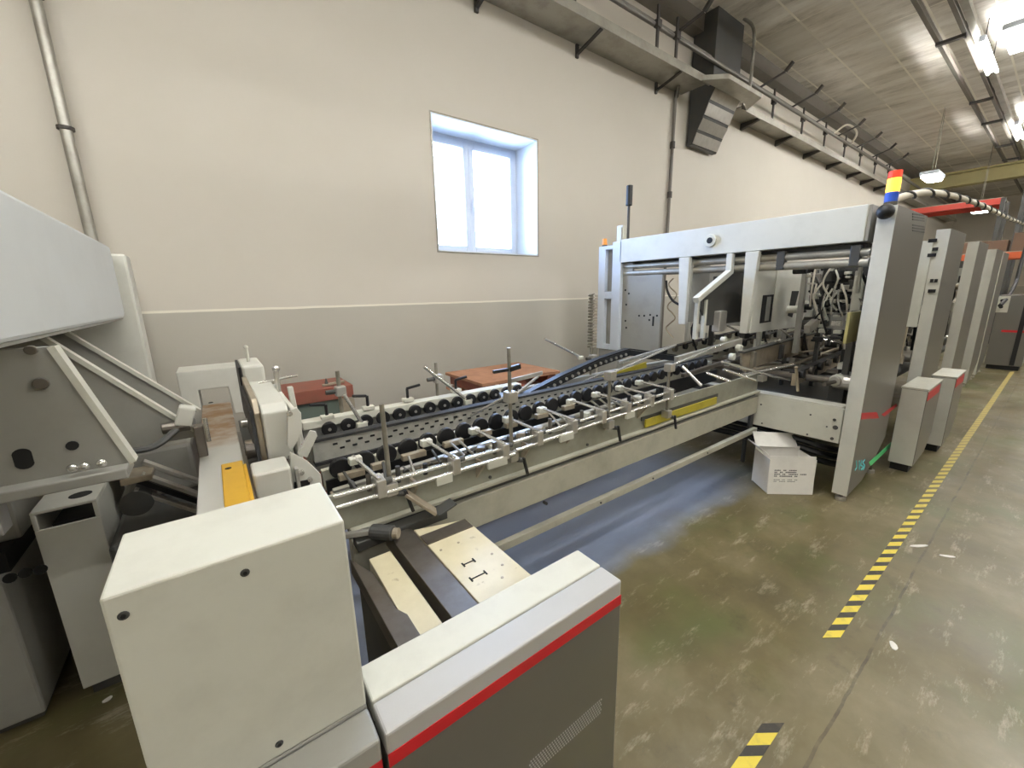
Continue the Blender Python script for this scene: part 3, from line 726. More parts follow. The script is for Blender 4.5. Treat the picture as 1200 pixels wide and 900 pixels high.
r = thing('clamp_lever_arm', (1.05, 1.5, 1.1), 'black and chrome lever arms fanning from the tall second upright rod', 'lever')
MB().tube([tuple(at(598, 468, y=1.45)), tuple(at(632, 440, y=1.75))], .0075, 8).build('upper_side_rod', 'chrome', r, smooth=True)
MB().bar(tuple(at(596, 447, y=1.44)), tuple(at(635, 437, y=1.6)), .012, .02).build('flat_bar', 'alu', r, .002)
MB().bar(tuple(at(578, 436, y=1.42)), tuple(at(596, 433, y=1.42)), .014, .014).build('black_handle', 'black', r, .002)
MB().bar(tuple(at(596, 433, y=1.42)), tuple(at(609, 429, y=1.42)), .02, .022).build('black_knob', 'black', r, .002)
MB().bar(tuple(at(592, 470, y=1.46)), tuple(at(588, 462, y=1.7)), .03, .02).build('dark_shoe', 'dark', r, .003)

# rails with wheels
def wheel(p, rad, wid, parent, hub=True):
    x, y, z = p
    w_ = MB().cyl((x, y-wid/2, z), (x, y+wid/2, z), rad, 20).build('wheel', 'black', parent, .004)
    if hub: MB().cyl((x, y-wid/2-.004, z), (x, y-wid/2, z), rad*.22, 10).build('hub', 'alu', w_)
r = thing('roller_rail', (.95, 2.15, .85), 'rear roller rail with a row of black wheels and white top', 'roller rail', 'conveyor roller rails')
MB().box(.28, 1.62, 2.125, 2.20, .965, 1.003).build('white_rail', 'white', r, .003)
MB().box(.28, 3.5, 2.14, 2.19, .80, .962).build('rail_web', 'grey', r)
for k in range(14): wheel((.39+.0905*k, 2.10, .957+.0012*k), .036, .022, r)
MB().box(.28, 1.64, 2.045, 2.125, .885, .915).build('wheel_beam', 'belt', r)
for px, v2 in (((369, 489), 484), ((428, 490), 478), ((484, 483), 466), ((541, 468), 455)):
    pass
def crank(x, y, z, s, label):
    r = thing('crank_handle', (x, y, z), label, 'handle', 'black cranked handles behind the rear roller rail')
    MB().tube([(x, y, z), (x, y, z+.055)], .008, 8).build('stem', 'black', r, smooth=True)
    MB().bar((x-.004, y, z+.055), (x+s*.075, y-.01, z+.068), .016, .014).build('grip', 'black', r, .003)
    MB().box(x-.03, x+.03, y-.02, y+.02, z-.02, z).build('mount', 'white', r, .003)
crank(.395, 2.14, 1.02, -1, 'black cranked handle at the left end of the rear roller rail')
crank(.60, 2.14, 1.03, -1, 'black cranked handle between the first clamp and the near upright rod')
crank(.83, 2.16, 1.03, 1, 'black cranked handle right of the near upright rod')
crank(1.15, 2.18, 1.03, 1, 'black cranked handle right of the slanted chrome rod')
def rear_stake(x, y, z0, z1, a, c, label):
    r = thing('rear_stake', (x, y, z0), label, 'rod', 'clamp stakes behind the rear roller rail')
    MB().tube([(x, y, z0), (x, y, z1)], .010, 10).build('rod', 'rod', r, smooth=True)
    zc = (z1-z0)*.62+z0
    MB().obox((x, y-.02, zc), (.05, .05, .05)).build('clamp', 'alu', r, .005)
    MB().cyl((x-.07, y-.02, zc), (x-.02, y-.02, zc), .012, 10).build('clamp_screw', 'dark', r)
    MB().tube([a, c], .009, 10).build('slanted_rod', 'chrome', r, smooth=True)
    MB().obox((Vector(c)+Vector((0, 0, -.01))), (.05, .03, .03)).build('shoe', 'white', r, .004)
rear_stake(.48, 2.2, .96, 1.225, (.455, 2.0, 1.144), (.523, 2.0, .985), 'rear stake with slanted rod nearest the feeder head')
rear_stake(1.035, 2.2, .96, 1.205, (.916, 2.1, 1.207), (1.184, 2.1, .967), 'rear stake with long slanted chrome rod near the middle of the conveyor')
rear_stake(2.34, 2.165, .962, 1.18, (1.977, 2.3, 1.264), (2.361, 2.3, 1.088), 'rear stake with long slanted rod close to the gantry')

def slope(x): return .914+.048*(x-.33) if x < 1.8 else .985+.03*(x-1.8)
r = thing('roller_rail', (1.8, 1.69, .78), 'front roller rail of black wheels behind the chrome rods', 'roller rail', 'conveyor roller rails')
MB().prism([(.27, .82), (3.3, .93), (3.3, 1.015), (1.8, .975), (.27, .905)], 'y', 1.705, 1.735).build('rail_web', 'frame', r)
for k in range(30):
    x = .335+.0965*k
    wheel((x, 1.675, slope(x)), .043 if x < 1.9 else .036, .026, r, False)
r = thing('guide_shoes', (.7, 1.6, .85), 'row of tan metal guide shoes in front of the front wheels', 'guide')
for a, c in ((.31, .41), (.44, .50), (.57, .68), (.77, .87), (.96, 1.03), (1.12, 1.19), (1.32, 1.40), (1.52, 1.6)):
    z = slope(a)-.012
    MB().box(a, c, 1.595, 1.625, z-.012, z+.014).build('guide_shoe', 'tan', r, .003)
MB().prism([(.27, .86), (2.3, .93), (2.3, .90), (.27, .835)], 'y', 1.56, 1.60).build('carrier_bar', 'tan', r, .003)
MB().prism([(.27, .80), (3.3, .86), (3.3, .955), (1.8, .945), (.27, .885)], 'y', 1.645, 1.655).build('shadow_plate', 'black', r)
MB().prism([(.27, .895), (2.3, .965), (2.3, .95), (.27, .88)], 'y', 1.52, 1.545).build('front_bar', 'alu', r, .003)
for x in [.34+.105*k for k in range(18)]:
    MB().cyl((x, 1.50, rodz(x)-.025), (x, 1.55, rodz(x)-.025), .013, 10).build('spring_pin', ('steel', 'white', 'dark')[int(x*97) % 3], r, .002)

rn = random.Random(3)
sp = thing('spring_set', (1.3, 1.5, .85), 'small springs, pins and set screws crowding the rods in front of the front wheels', 'fitting')
for k in range(34):
    x = .33+.057*k; z = rodz(x)
    q = rn.random()
    if q < .4: MB().tube([(x, 1.44, z-.02+.03*rn.random()), (x+rn.uniform(-.03, .03), 1.56, z+.01+.02*rn.random())], .006, 6).build('pin', rn.choice(('chrome', 'rod', 'dark')), sp, smooth=True)
    elif q < .7: MB().cyl((x, 1.47, z-.04), (x, 1.47, z+rn.uniform(.005, .04)), .010, 8).build('spring', rn.choice(('dark', 'steel', 'black')), sp)
    else: MB().obox((x, 1.49, z-.01), (.04, .04, .03), Matrix.Rotation(rn.random(), 3, 'Z')).build('set_block', rn.choice(('dark', 'tan', 'white', 'steel')), sp, .004)

def beam_z(x): return .986+.006*(x-.28)
r = thing('perforated_beam', (2, 1.85, .8), 'long grey perforated carrier beam between the two wheel rows', 'machine beam')
MB().prism([(.27, .895), (3.6, .915), (3.6, beam_z(3.6)), (.27, .986)], 'y', 1.85, 1.885).build('beam_body', 'perf', r)
b = MB()
for k in range(44):
    for dx, dz in ((0, -.026), (.028, -.050)):
        x = .36+.055*k+dx; z = beam_z(x)+dz
        b.obox((x, 1.8485, z), (.020, .003, .009), Matrix.Rotation(-.006, 3, 'Y'))
b.build('perforation', 'hole', r)
MB().prism([(.27, .986), (3.6, beam_z(3.6)), (3.6, beam_z(3.6)+.012), (.27, .998)], 'y', 1.842, 1.89).build('top_belt', 'belt', r)
MB().prism([(.27, .88), (3.6, .90), (3.6, .915), (.27, .895)], 'y', 1.835, 1.89).build('lower_belt', 'belt', r)
for x in (.55, 1.25, 1.95, 2.65, 3.35): MB().box(x-.02, x+.02, 1.852, 1.88, .80, .93).build('beam_post', 'dark', r)
r = thing('flat_belt', (1.4, 2.0, .8), 'dark flat belt lying between the perforated beam and rear wheels', 'belt')
MB().prism([(.27, .925), (2.9, .945), (2.9, .957), (.27, .937)], 'y', 1.95, 2.02).build('belt_band', 'belt', r)
MB().prism([(.27, .80), (2.9, .80), (2.9, .944), (.27, .924)], 'y', 1.97, 2.005).build('belt_support', 'grey', r)

r = thing('roller_chain_unit', (2.3, 2.05, .85), 'raised black roller chain unit with pale roller ends', 'roller unit')
P_ = [at(608, 470, y=2.05), at(660, 443, y=2.05), at(700, 425, y=2.05), at(735, 413, y=2.05), at(790, 420, y=2.05)]
for p, q in zip(P_, P_[1:]):
    MB().bar(p, q, .06, .045).build('belt_run', 'black', r)
    MB().bar(p+Vector((0, 0, .03)), q+Vector((0, 0, .03)), .05, .01).build('belt_cover', 'black', r)
L_ = []
for p, q in zip(P_[:3], P_[1:]):
    n = max(3, int((q-p).length/.055))
    for k in range(n): L_.append(p.lerp(q, k/n))
for p in L_: MB().cyl(p+Vector((0, -.04, 0)), p+Vector((0, -.03, 0)), .011, 8).build('roller_end', 'alu', r)
MB().bar(at(660, 462, y=1.93), at(757, 428, y=1.93), .012, .055).build('yellow_guard', 'yellowgreen', r)
MB().bar(at(632, 470, y=1.92), at(708, 437, y=1.92), .014, .014).build('edge_rod', 'chrome', r)
MB().bar(at(725, 425, y=1.9), at(790, 405, y=1.9), .02, .02).build('outer_rod', 'chrome', r)
r = thing('yellow_guard_plate', (2.5, 1.47, .76), 'dirty yellow guard plate low on the conveyor near the gantry', 'guard')
MB().box(2.08, 2.95, 1.452, 1.462, .762, .815).build('plate', 'yellowgreen', r, .002)
MB().box(2.05, 2.98, 1.462, 1.468, .81, .835).build('backing', 'dark', r)

# ------------------------------------------------------------------ boards stacked behind the conveyor
r = thing('wood_pallet', (2.15, 3.2, 0), 'brown wooden pallet stack standing behind the conveyor', 'pallet')
for k in range(6):
    z = .05+.14*k
    b = MB(); b.box(1.74, 2.62, 2.82, 3.5, z+.09, z+.115); b.build('deck_board', 'lightwood', r)
    for x in (1.78, 2.12, 2.48): MB().box(x, x+.1, 2.84, 3.48, z, z+.09).build('bearer', 'wood', r)
MB().box(1.74, 2.62, 2.82, 3.5, 0, .05).build('base_board', 'wood', r)
r = thing('red_board_bin', (.55, 3.35, 0), 'red-brown wooden bin with a grey green panel, behind the rear rail', 'bin')
MB().box(.30, .80, 3.2, 3.6, .84, .935).build('top_rail', 'wood', r, .004)
MB().box(.30, .80, 3.21, 3.59, 0, .72).build('lower_body', 'wood', r, .004)
MB().box(.34, .70, 3.225, 3.57, .72, .84).build('green_panel', 'greenpanel', r)
MB().box(.70, .80, 3.2, 3.6, .72, .84).build('corner_post', 'tan', r)
r = thing('hand_tool', (.67, 3.28, .935), 'small metal tool lying on top of the red-brown bin', 'tool')
MB().bar((.60, 3.28, .945), (.76, 3.28, .955), .03, .016).build('tool_bar', 'tan', r, .003)
for x in (.63, .71): MB().cyl((x, 3.28, .955), (x, 3.28, .995), .014, 8, .004).build('tool_lug', 'dark', r)

# ------------------------------------------------------------------ gantry
GX = 3.66
g = thing('gantry', (3.76, 1.95, 0), 'pale machine gantry with cross beam, hanging arms and cream cross plate', 'machine gantry')
cbm = MB().box(GX, GX+.22, .905, 3.0, 1.905, 2.145).build('cross_beam', 'pale', g, .006)
MB().box(GX+.005, GX+.215, .885, .904, 1.905, 2.14).build('end_cap', 'grey', cbm, .003)
q = at(833, 282, x=GX)
MB().cyl((GX-.02, q.y, q.z), (GX, q.y, q.z), .055, 24).build('boss', 'white', cbm, .006)
MB().cyl((GX-.024, q.y, q.z), (GX-.02, q.y, q.z), .026, 16).build('boss_hole', 'hole', cbm)
MB().tube([(3.72, .87, 1.835), (3.72, 2.97, 1.86)], .028, 14).build('upper_rail', 'galv', g, smooth=True)
MB().tube([(3.72, .87, 1.765), (3.72, 2.97, 1.79)], .03, 14).build('lower_rail', 'galv', g, smooth=True)
MB().box(3.75, 3.85, .9, 2.97, 1.86, 1.90).build('rail_backing', 'dark', g)
for y in (1.42, .95, 2.2): MB().box(3.69, 3.75, y-.03, y+.03, 1.745, 1.885).build('rail_carriage', 'dark', g, .006)
b = MB(); b.box(GX, GX+.15, 2.98, 3.10, .94, 2.13); b.box(GX, GX+.15, 3.20, 3.30, .94, 2.10); b.box(GX, GX+.15, 3.10, 3.20, .94, 1.0); b.box(GX, GX+.15, 3.10, 3.20, 1.52, 1.60); b.box(GX, GX+.15, 3.10, 3.20, 2.06, 2.10)
fr_ = b.build('wall_frame', 'daylit_pale', g, .005)
MB().box(GX+.05, GX+.12, 3.10, 3.20, 1.0, 1.52).build('lower_recess', 'grey', fr_)
MB().box(GX+.05, GX+.12, 3.10, 3.20, 1.60, 2.06).build('upper_recess', 'grey', fr_)
MB().box(GX+.02, GX+.13, 3.0, 3.28, 0, .94).build('frame_foot', 'grey', fr_)
r = MB().box(3.70, 3.73, 2.48, 2.975, .96, 1.76).build('end_plate', 'grey', g, .003)
MB().box(3.70, 3.73, 2.85, 2.975, 1.76, 1.9).build('plate_neck', 'grey', r)
for u, v in ((733, 340), (737, 344), (734, 357), (733, 376), (734, 384), (749, 370), (755, 370), (762, 369), (770, 370), (761, 375)):
    q = at(u, v, x=3.70); MB().cyl((3.697, q.y, q.z), (3.70, q.y, q.z), .011, 8).build('hole', 'hole', r)
MB().box(3.697, 3.70, 2.55, 2.57, 1.24, 1.34).build('slot', 'hole', r)
def hang_arm(prof, extra):
    a = MB().prism(prof, 'x', GX-.02, GX+.03).build('hanging_arm', 'pale', g, .004)
    extra(a)
def a1(r):
    MB().box(GX+.03, 4.0, 2.155, 2.175, 1.30, 1.88).build('side_plate', 'grey', r)
hang_arm([(2.165, 1.28), (2.235, 1.28), (2.275, 1.9), (2.17, 1.9)], a1)
def a2(r):
    MB().bar((GX, 1.80, 1.745), (3.16, 1.80, 1.52), .05, .045).build('nose_bar', 'pale', r, .004)
    MB().prism([(GX+.03, 1.88), (GX+.03, 1.70), (3.22, 1.50), (3.40, 1.30), (4.3, 1.30), (4.3, 1.88)], 'y', 1.815, 1.83).build('side_plate', 'dark', r)
    for x in (3.2, 3.32): MB().box(x, x+.03, 1.80, 1.83, 1.20, 1.52).build('drop_rod', 'white', r)
    MB().box(3.5, 3.62, 1.76, 1.83, 1.24, 1.42).build('grey_block', 'alu', r, .01)
hang_arm([(1.775, 1.73), (1.825, 1.73), (1.825, 1.9), (1.775, 1.9)], a2)
Y3 = 1.585
def sc3(u, v): return pp(u, v, Y3)
def a3(r):
    pts = [(GX+.03, 1.88), (GX+.03, 1.23), (4.80, 1.22), (4.92, 1.45), (4.86, 1.84), (4.2, 1.87)]
    MB().prism(pts, 'y', Y3, Y3+.02).build('side_plate', 'pale', r)
    for quad in ([(894, 346), (907, 345), (903, 377), (890, 379)], [(928, 341), (936, 341), (928, 372), (923, 370)], [(941, 350), (945, 366), (935, 367)]):
        MB().prism([sc3(u, v) for u, v in quad], 'y', Y3-.003, Y3).build('cutout', 'hole', r)
    q = sc3(899, 360)
    MB().box(q[0]-.03, q[0]+.05, Y3-.006, Y3-.003, 1.32, 1.53).build('inner_column', 'grey', r)
hang_arm([(1.595, 1.23), (1.655, 1.23), (1.67, 1.9), (1.565, 1.9)], a3)
r = MB().box(GX, GX+.03, .86, 2.95, .445, .715).build('cross_plate', 'white', g, .003)
MB().box(GX, GX+.12, .87, 2.95, .715, .73).build('top_flange', 'pale', r)
for u, v, rr in ((978, 492, .011), (979, 501, .017), (975, 514, .012), (950, 486, .007), (892, 474, .007), (946, 509, .007), (893, 496, .007), (969, 500, .006)):
    q = at(u, v, x=GX); MB().cyl((GX-.004, q.y, q.z), (GX, q.y, q.z), rr, 12).build('bolt_hole', 'dark', r)
r = thing('wall_mast', (3.72, 2.96, 2.145), 'thin dark mast with a black cap on the wall end of the gantry', 'mast')
MB().tube([(3.74, 2.96, 2.145), (3.74, 2.965, 2.5)], .014, 8).build('pole', 'bracket', r, smooth=True)
MB().cyl((3.74, 2.965, 2.49), (3.74, 2.965, 2.69), .034, 14).build('cap', 'black', r, .006)
r = thing('junction_box', (3.74, 3.02, 2.145), 'small white junction box at the foot of the dark mast', 'box')
MB().box(3.70, 3.78, 3.0, 3.085, 2.13, 2.30).build('box_body', 'white', r, .006)
MB().box(3.69, 3.70, 3.015, 3.07, 2.15, 2.28).build('box_lid', 'pale', r, .003)
r = thing('orange_beacon', (3.72, 3.27, 2.1), 'small orange beacon on the wall end of the gantry', 'beacon')
MB().cyl((3.72, 3.27, 2.10), (3.72, 3.27, 2.12), .03, 14).build('base', 'dark', r)
MB().cyl((3.72, 3.27, 2.12), (3.72, 3.27, 2.19), .032, 14, .024).build('lens', 'orangelamp', r, .006)
# coiled hoses by the wall frame
for k, (yy, m, lab) in enumerate(((3.37, 'hose', 'coiled white hose hanging left of the blue-tinted frame'), (3.47, 'rod', 'coiled dark hose hanging at the left end of the gantry'))):
    b = MB(); pts = []
    for i in range(120):
        a = i*.95; zz = .92+.66*i/119
        pts.append((3.74+.04*math.cos(a), yy+(.036, .022)[k]*math.sin(a), zz))
    pts = [(3.74, yy, .02), (3.74, yy, .5)] + pts
    b.tube(pts, .011, 6)
    tag(b.build('coiled_hose', m, None, smooth=True), lab, 'hose')
for k, (y0, m, lab) in enumerate(((2.40, 'black', 'black looping cable beside the drilled end plate'), (2.43, 'tan', 'tan wavy cable beside the drilled end plate'))):
    b = MB()
    if k == 0: b.tube([(3.75, 2.47, 1.70), (3.75, 2.45, 1.60), (3.75, 2.38, 1.5), (3.75, 2.28, 1.45)], .012, 8, 6)
    else: b.tube([(3.8, 2.42+.05*math.sin(i*1.4), 1.72-.05*i) for i in range(13)], .007, 6, 3)
    tag(b.build('looping_cable', m, None, smooth=True), lab, 'cable')

r = thing('corner_bracket', (3.56, 1.53, .57), 'cream bracket block where conveyor frame meets the gantry plate', 'bracket')
MB().prism([(1.48, .84), (1.60, .84), (1.60, .62), (1.585, .58), (1.495, .58), (1.48, .62)], 'x', 3.55, 3.66).build('block', 'white', r, .01)
for y in (1.50, 1.58): MB().cyl((3.545, y, .605), (3.55, y, .605), .012, 8).build('bolt', 'dark', r)

# folding stations seen through the gantry
def station(x0, label):
    rnd = random.Random(int(x0*10))
    r = thing('folding_station', (x0+1, 1.8, .5), label, 'machine unit', 'folding stations behind the gantry')
    for y, z in ((1.22, .92), (1.62, 1.0), (2.05, 1.0), (2.5, .98)):
        MB().prism([(x0+.02, z-.10), (x0+1.85, z-.02), (x0+1.85, z+.08), (x0+.02, z)], 'y', y, y+.03).build('carrier_beam', 'tan' if y < 2 else 'frame', r)
        MB().prism([(x0+.02, z+.002), (x0+1.85, z+.082), (x0+1.85, z+.094), (x0+.02, z+.014)], 'y', y-.01, y+.05).build('carrier_belt', 'belt', r)
        for k in range(9):
            x = x0+.1+.2*k
            MB().cyl((x, y-.03, z-.015+.043*(x-x0)), (x, y, z-.015+.043*(x-x0)), .035, 12).build('carrier_roller', ('black', 'steel')[k % 2], r)
    for x, z in ((x0+.25, .86), (x0+.75, .84), (x0+1.35, .88)):
        MB().cyl((x, .9, z), (x, 2.9, z), .03, 12).build('cross_shaft', 'steel', r)
        MB().cyl((x, .9, z), (x, 1.02, z), .06, 14).build('shaft_bearing', 'alu', r)
    MB().box(x0+.05, x0+1.9, .95, 2.9, .66, .70).build('station_bed', 'dark', r)
    for k in range(26):
        x = x0+.1+1.7*rnd.random(); y = 1.0+1.5*rnd.random(); z = .80+.42*rnd.random()
        d = Vector((rnd.uniform(-1, 1), rnd.uniform(-.6, .6), rnd.uniform(-.3, .3))).normalized()*rnd.uniform(.08, .25)
        MB().tube([(x, y, z), tuple(Vector((x, y, z))+d)], .010, 6).build('adjusting_rod', rnd.choice(('chrome', 'rod', 'chrome', 'tan')), r, smooth=True)
        if k < 16:
            MB().obox((x, y, z), (rnd.uniform(.05, .12), .05, rnd.uniform(.05, .1)), Matrix.Rotation(rnd.random(), 3, 'Z')).build('clamp_block', rnd.choice(('alu', 'white', 'dark', 'grey', 'steel')), r, .006)
    for k in range(64):
        x = x0+.25+1.65*rnd.random(); y = .92+.75*rnd.random()**1.3; z = .80+.95*rnd.random()**1.6
        if k % 3 == 0: MB().bar((x, y, z), (x+rnd.uniform(-.05, .05), y, z+rnd.uniform(.15, .4)), .025, .025).build('upright_bar', rnd.choice(('alu', 'dark', 'black', 'white', 'tan')), r, .003)
        elif k % 3 == 1: MB().cyl((x, y, z), (x, y+.1, z), rnd.uniform(.025, .05), 12).build('pulley', rnd.choice(('dark', 'black', 'white', 'alu', 'tan')), r, .004)
        else: MB().obox((x, y, z), (rnd.uniform(.06, .2), .05, rnd.uniform(.03, .1)), Matrix.Rotation(rnd.uniform(-.5, .5), 3, 'Y')).build('linkage', rnd.choice(('dark', 'black', 'alu', 'tan', 'white', 'steel')), r, .005)
    MB().box(x0+1.55, x0+1.6, 1.0, 2.95, 1.15, 1.85).build('rear_panel', 'grey', r, .005)
    for k in range(6):
        y = 1.0+.16*k
        MB().box(x0+1.48, x0+1.55, y, y+.10, 1.2+.09*(k % 3), 1.38+.12*((k*2) % 4)).build('valve_block', ('alu', 'white', 'khaki', 'dark', 'pale', 'grey')[k], r, .005)
    for k in range(5):
        y = 1.05+.4*k; x = x0+.4+rnd.random()*.8
        MB().box(x, x+.05, y, y+.04, 1.0, 1.7+.1*rnd.random()).build('hanging_bar', ('alu', 'grey', 'white', 'dark', 'pale')[k], r, .004)
    for k in range(4):
        y = 1.0+.45*k; x = x0+.3+rnd.random()*.9
        MB().tube([(x, y, 1.7), (x+.1, y-.06, 1.45), (x+.02, y+.03, 1.2), (x+.1, y, .95)], .011, 6, 5).build('air_hose', ('black', 'dark', 'dark', 'black')[k], r, smooth=True)
    return r
st = station(3.72, 'cluttered folding station just behind the gantry plate')
dup(st, (1.97, 0, 0), 'second folding station farther along behind the first')
dup(st, (3.94, 0, 0), 'third and farthest folding station seen deep through the gantry')
r = thing('carrier_plate', (4.2, 1.5, .95), 'long tan carrier plate running back under the cut-out arm', 'machine plate')
pa, pb, pc, pd_ = at(870, 414, y=1.5), at(955, 391, y=1.5), at(955, 410, y=1.5), at(870, 434, y=1.5)
MB().prism([(pd_.x, pd_.z), (pa.x, pa.z), (pb.x, pb.z), (pc.x, pc.z)], 'y', 1.5, 1.52).build('plate', 'tan', r, .003)
MB().bar(pa+Vector((0, .01, .006)), pb+Vector((0, .01, .006)), .05, .014).build('top_strip', 'dark', r)
for f in (.1, .45, .8):
    p = pa.lerp(pd_, .5).lerp(pb.lerp(pc, .5), f); MB().obox(p+Vector((0, -.015, 0)), (.05, .03, .13)).build('clip', ('rod', 'dark', 'steel')[int(f*3)], r, .004)
MB().box(4.25, 4.3, 1.5, 1.52, .70, 1.0).build('plate_stay', 'dark', r)
r = thing('valve_cluster', (4.4, 1.1, .7), 'cluster of bright valves and thin hoses beside the nearest tall panel', 'valves')
vr = random.Random(11)
MB().box(4.40, 4.44, 1.0, 1.34, 1.42, 1.80).build('mounting_plate', 'dark', r, .004)
for y in (1.02, 1.30): MB().box(4.42, 4.46, y, y+.03, .70, 1.42).build('plate_leg', 'dark', r)
for k in range(64):
    u, v = 946+64*vr.random(), 314+88*vr.random(); p = at(u, v, x=4.36)
    MB().obox(p, (.05, vr.uniform(.02, .08), vr.uniform(.015, .06))).build('valve', vr.choice(('white', 'white', 'alu', 'black', 'dark', 'chrome', 'black')), r, .005)
for k in range(14):
    u, v = 948+60*vr.random(), 312+40*vr.random(); p = at(u, v, x=4.30); q = at(u+vr.uniform(-9, 9), v+vr.uniform(20, 45), x=4.30); m_ = p.lerp(q, .5)+Vector((-.03, vr.uniform(-.06, .06), 0))
    MB().tube([tuple(p), tuple(m_), tuple(q)], .008, 6, 5).build('thin_hose', vr.choice(('white', 'black', 'black', 'hose', 'chrome')), r, smooth=True)
p = at(1005, 345, x=4.3); MB().obox(p, (.03, .07, .30)).build('white_cover', 'white', r, .01)
r = thing('khaki_cover_plate', (3.9, .95, 1.2), 'khaki cover plate beside the tall panel with the signal tower', 'cover')
MB().box(3.735, 4.05, .93, .95, 1.19, 1.42).build('plate', 'khaki', r, .003)
MB().box(3.98, 4.02, .95, .99, .72, 1.42).build('stay', 'dark', r)
r = thing('drive_motor', (3.95, 1.0, .8), 'pale cylindrical drive motor low beside the tall panel', 'motor')
MB().cyl((3.92, 1.0, .87), (4.15, .98, .87), .052, 20).build('motor_body', 'pale', r, .008)
MB().cyl((3.89, 1.003, .87), (3.92, 1.0, .87), .04, 18).build('end_shield', 'alu', r, .004)
MB().cyl((3.72, 1.02, .87), (3.89, 1.003, .87), .016, 10).build('shaft', 'steel', r)
MB().box(3.95, 4.1, .95, 1.05, .70, .82).build('motor_foot', 'dark', r)
r = thing('fan_of_rods', (3.4, 1.3, .85), 'fan of bright chrome rods crossing in front of the gantry plate', 'rod')
for a, c in (((846, 424), (925, 446)), ((848, 433), (885, 446)), ((866, 440), (930, 428)), ((828, 437), (856, 447)), ((800, 430), (822, 452))):
    MB().tube([tuple(at(*a, y=1.45)), tuple(at(*c, y=1.30))], .010, 8).build('chrome_rod', 'chrome', r, smooth=True)
MB().obox(tuple(at(893, 443, y=1.38)), (.08, .05, .05)).build('clamp', 'alu', r, .006)
MB().tube([tuple(at(933, 430, y=1.2)), tuple(at(935, 458, y=1.2))], .012, 8).build('drop_rod', 'tan', r, smooth=True)
MB().tube([tuple(at(872, 434, y=1.5)), tuple(at(930, 427, y=1.5)), tuple(at(985, 407, y=1.5))], .016, 8).build('tan_tube', 'tan', r, smooth=True)
# pale knurled clamp near the arm foot
r = thing('pale_hinge_clamp', (3.2, 1.5, 1.0), 'pale rounded hinge clamp on the rail under the arms', 'clamp')
for (u, v, s) in ((858, 418, .028), (866, 408, .032), (852, 426, .022), (848, 398, .022)):
    p = at(u, v, y=1.55); MB().cyl(p+Vector((0, -.02, 0)), p+Vector((0, .02, 0)), s, 14).build('lug', 'white' if v < 420 else 'alu', r, .006)
MB().bar(at(792, 422, y=1.6), at(868, 400, y=1.6), .03, .05).build('hinge_bar', 'alu', r, .004)
MB().bar(at(800, 440, y=1.6), at(868, 418, y=1.6), .03, .03).build('lower_bar', 'steel', r, .004)
r = thing('black_hose_bundle', (3.9, 1.3, 0), 'black hoses lying under the gantry cross plate', 'hose')
for k, z in enumerate((.36, .30, .24)):
    MB().tube([(3.85, 2.7, z-.1), (3.82, 2.1, z), (3.80, 1.5, z+.03), (3.82, 1.0, z-.02), (4.1, .9, z-.1)], .026, 8, 6).build('hose', 'black', r, smooth=True)
MB().tube([(3.85, 1.6, .22), (3.85, 1.6, 0)], .02, 8).build('hose_stand', 'dark', r)

# ------------------------------------------------------------------ tall grey panels
def tall_panel(x, label, first=False):
    r = thing('tall_side_panel', (x+.45, .81, 0), label, 'machine panel', 'tall operator side panels')
    MB().prism([(x, .05), (x, 2.115), (x+.9, 2.125), (x+.9, .32), (x+.62, .16), (x+.35, .07)], 'y', .757, .80).build('aisle_panel', 'panel', r, .003)
    MB().box(x-.004, x+.0, .757, .852, .052, 2.113).build('front_face', 'pale', r)
    MB().box(x, x+.06, .80, .852, .05, 2.115).build('front_edge', 'pale', r, .003)
    MB().box(x+.06, x+.88, .80, .85, .35, 2.10).build('inner_body', 'grey', r)
    s = MB().cyl((x+.03, .80, .03), (x+.03, .80, .06), .015, 10).build('foot_stem', 'steel', r)
    MB().cyl((x+.03, .80, 0), (x+.03, .80, .03), .035, 14).build('levelling_foot', 'alu', r, .004)
    s = MB().cyl((x+.8, .80, .03), (x+.8, .80, .33), .015, 10).build('foot_stem', 'steel', r)
    MB().cyl((x+.8, .80, 0), (x+.8, .80, .03), .035, 14).build('levelling_foot', 'alu', r, .004)
    return r
tp = tall_panel(GX, 'nearest tall grey panel carrying the signal tower, with red stripe and cyan mark')
t2 = dup(tp, (1.97, 0, 0), 'second tall grey panel, with black switches on its front edge')
dup(tp, (3.94, 0, 0), 'third tall grey panel behind the two low red-banded cabinets')
dup(tp, (5.90, 0, 0), 'fourth tall grey panel in the row')
dup(tp, (6.95, 0, 0), 'fifth and farthest tall grey panel in the row')
# markings of the nearest panel
def decal(name, pts, m, parent): MB().prism([pp(u, v, .757) for u, v in pts], 'y', .7545, .757).build(name, m, parent)
decal('red_stripe', [(1009.5, 484), (1027, 483), (1030, 490), (1009, 491.5)], 'red', tp)
decal('red_diagonal', [(1033, 486), (1050, 473), (1051, 476), (1036, 488)], 'red', tp)
decal('green_strip', [(1018, 542), (1044, 518), (1046, 521), (1020, 546)], 'green', tp)
for seq in ([(1003.5, 540), (1004, 548), (1002, 551)], [(1007, 540), (1007, 550)], [(1010, 539), (1008.5, 545), (1012, 547), (1009, 551)], [(1013.5, 539), (1011, 542), (1013.5, 546), (1011.5, 551)]):
    pts = [at(u, v, y=.7555) for u, v in seq]
    b = MB()
    for p, q in zip(pts, pts[1:]): b.bar(p, q, .003, .012, (0, 0, 1) if abs((q-p).x) > abs((q-p).z) else (1, 0, 0))
    b.build('cyan_mark', 'cyan', tp)
for v0 in (252, 265):
    for k in range(3):
        decal('louvre_slot', [(1069, v0-2+3.2*k), (1083, v0+3.2*k), (1083, v0+1.6+3.2*k), (1069, v0-.4+3.2*k)], 'dark', tp)
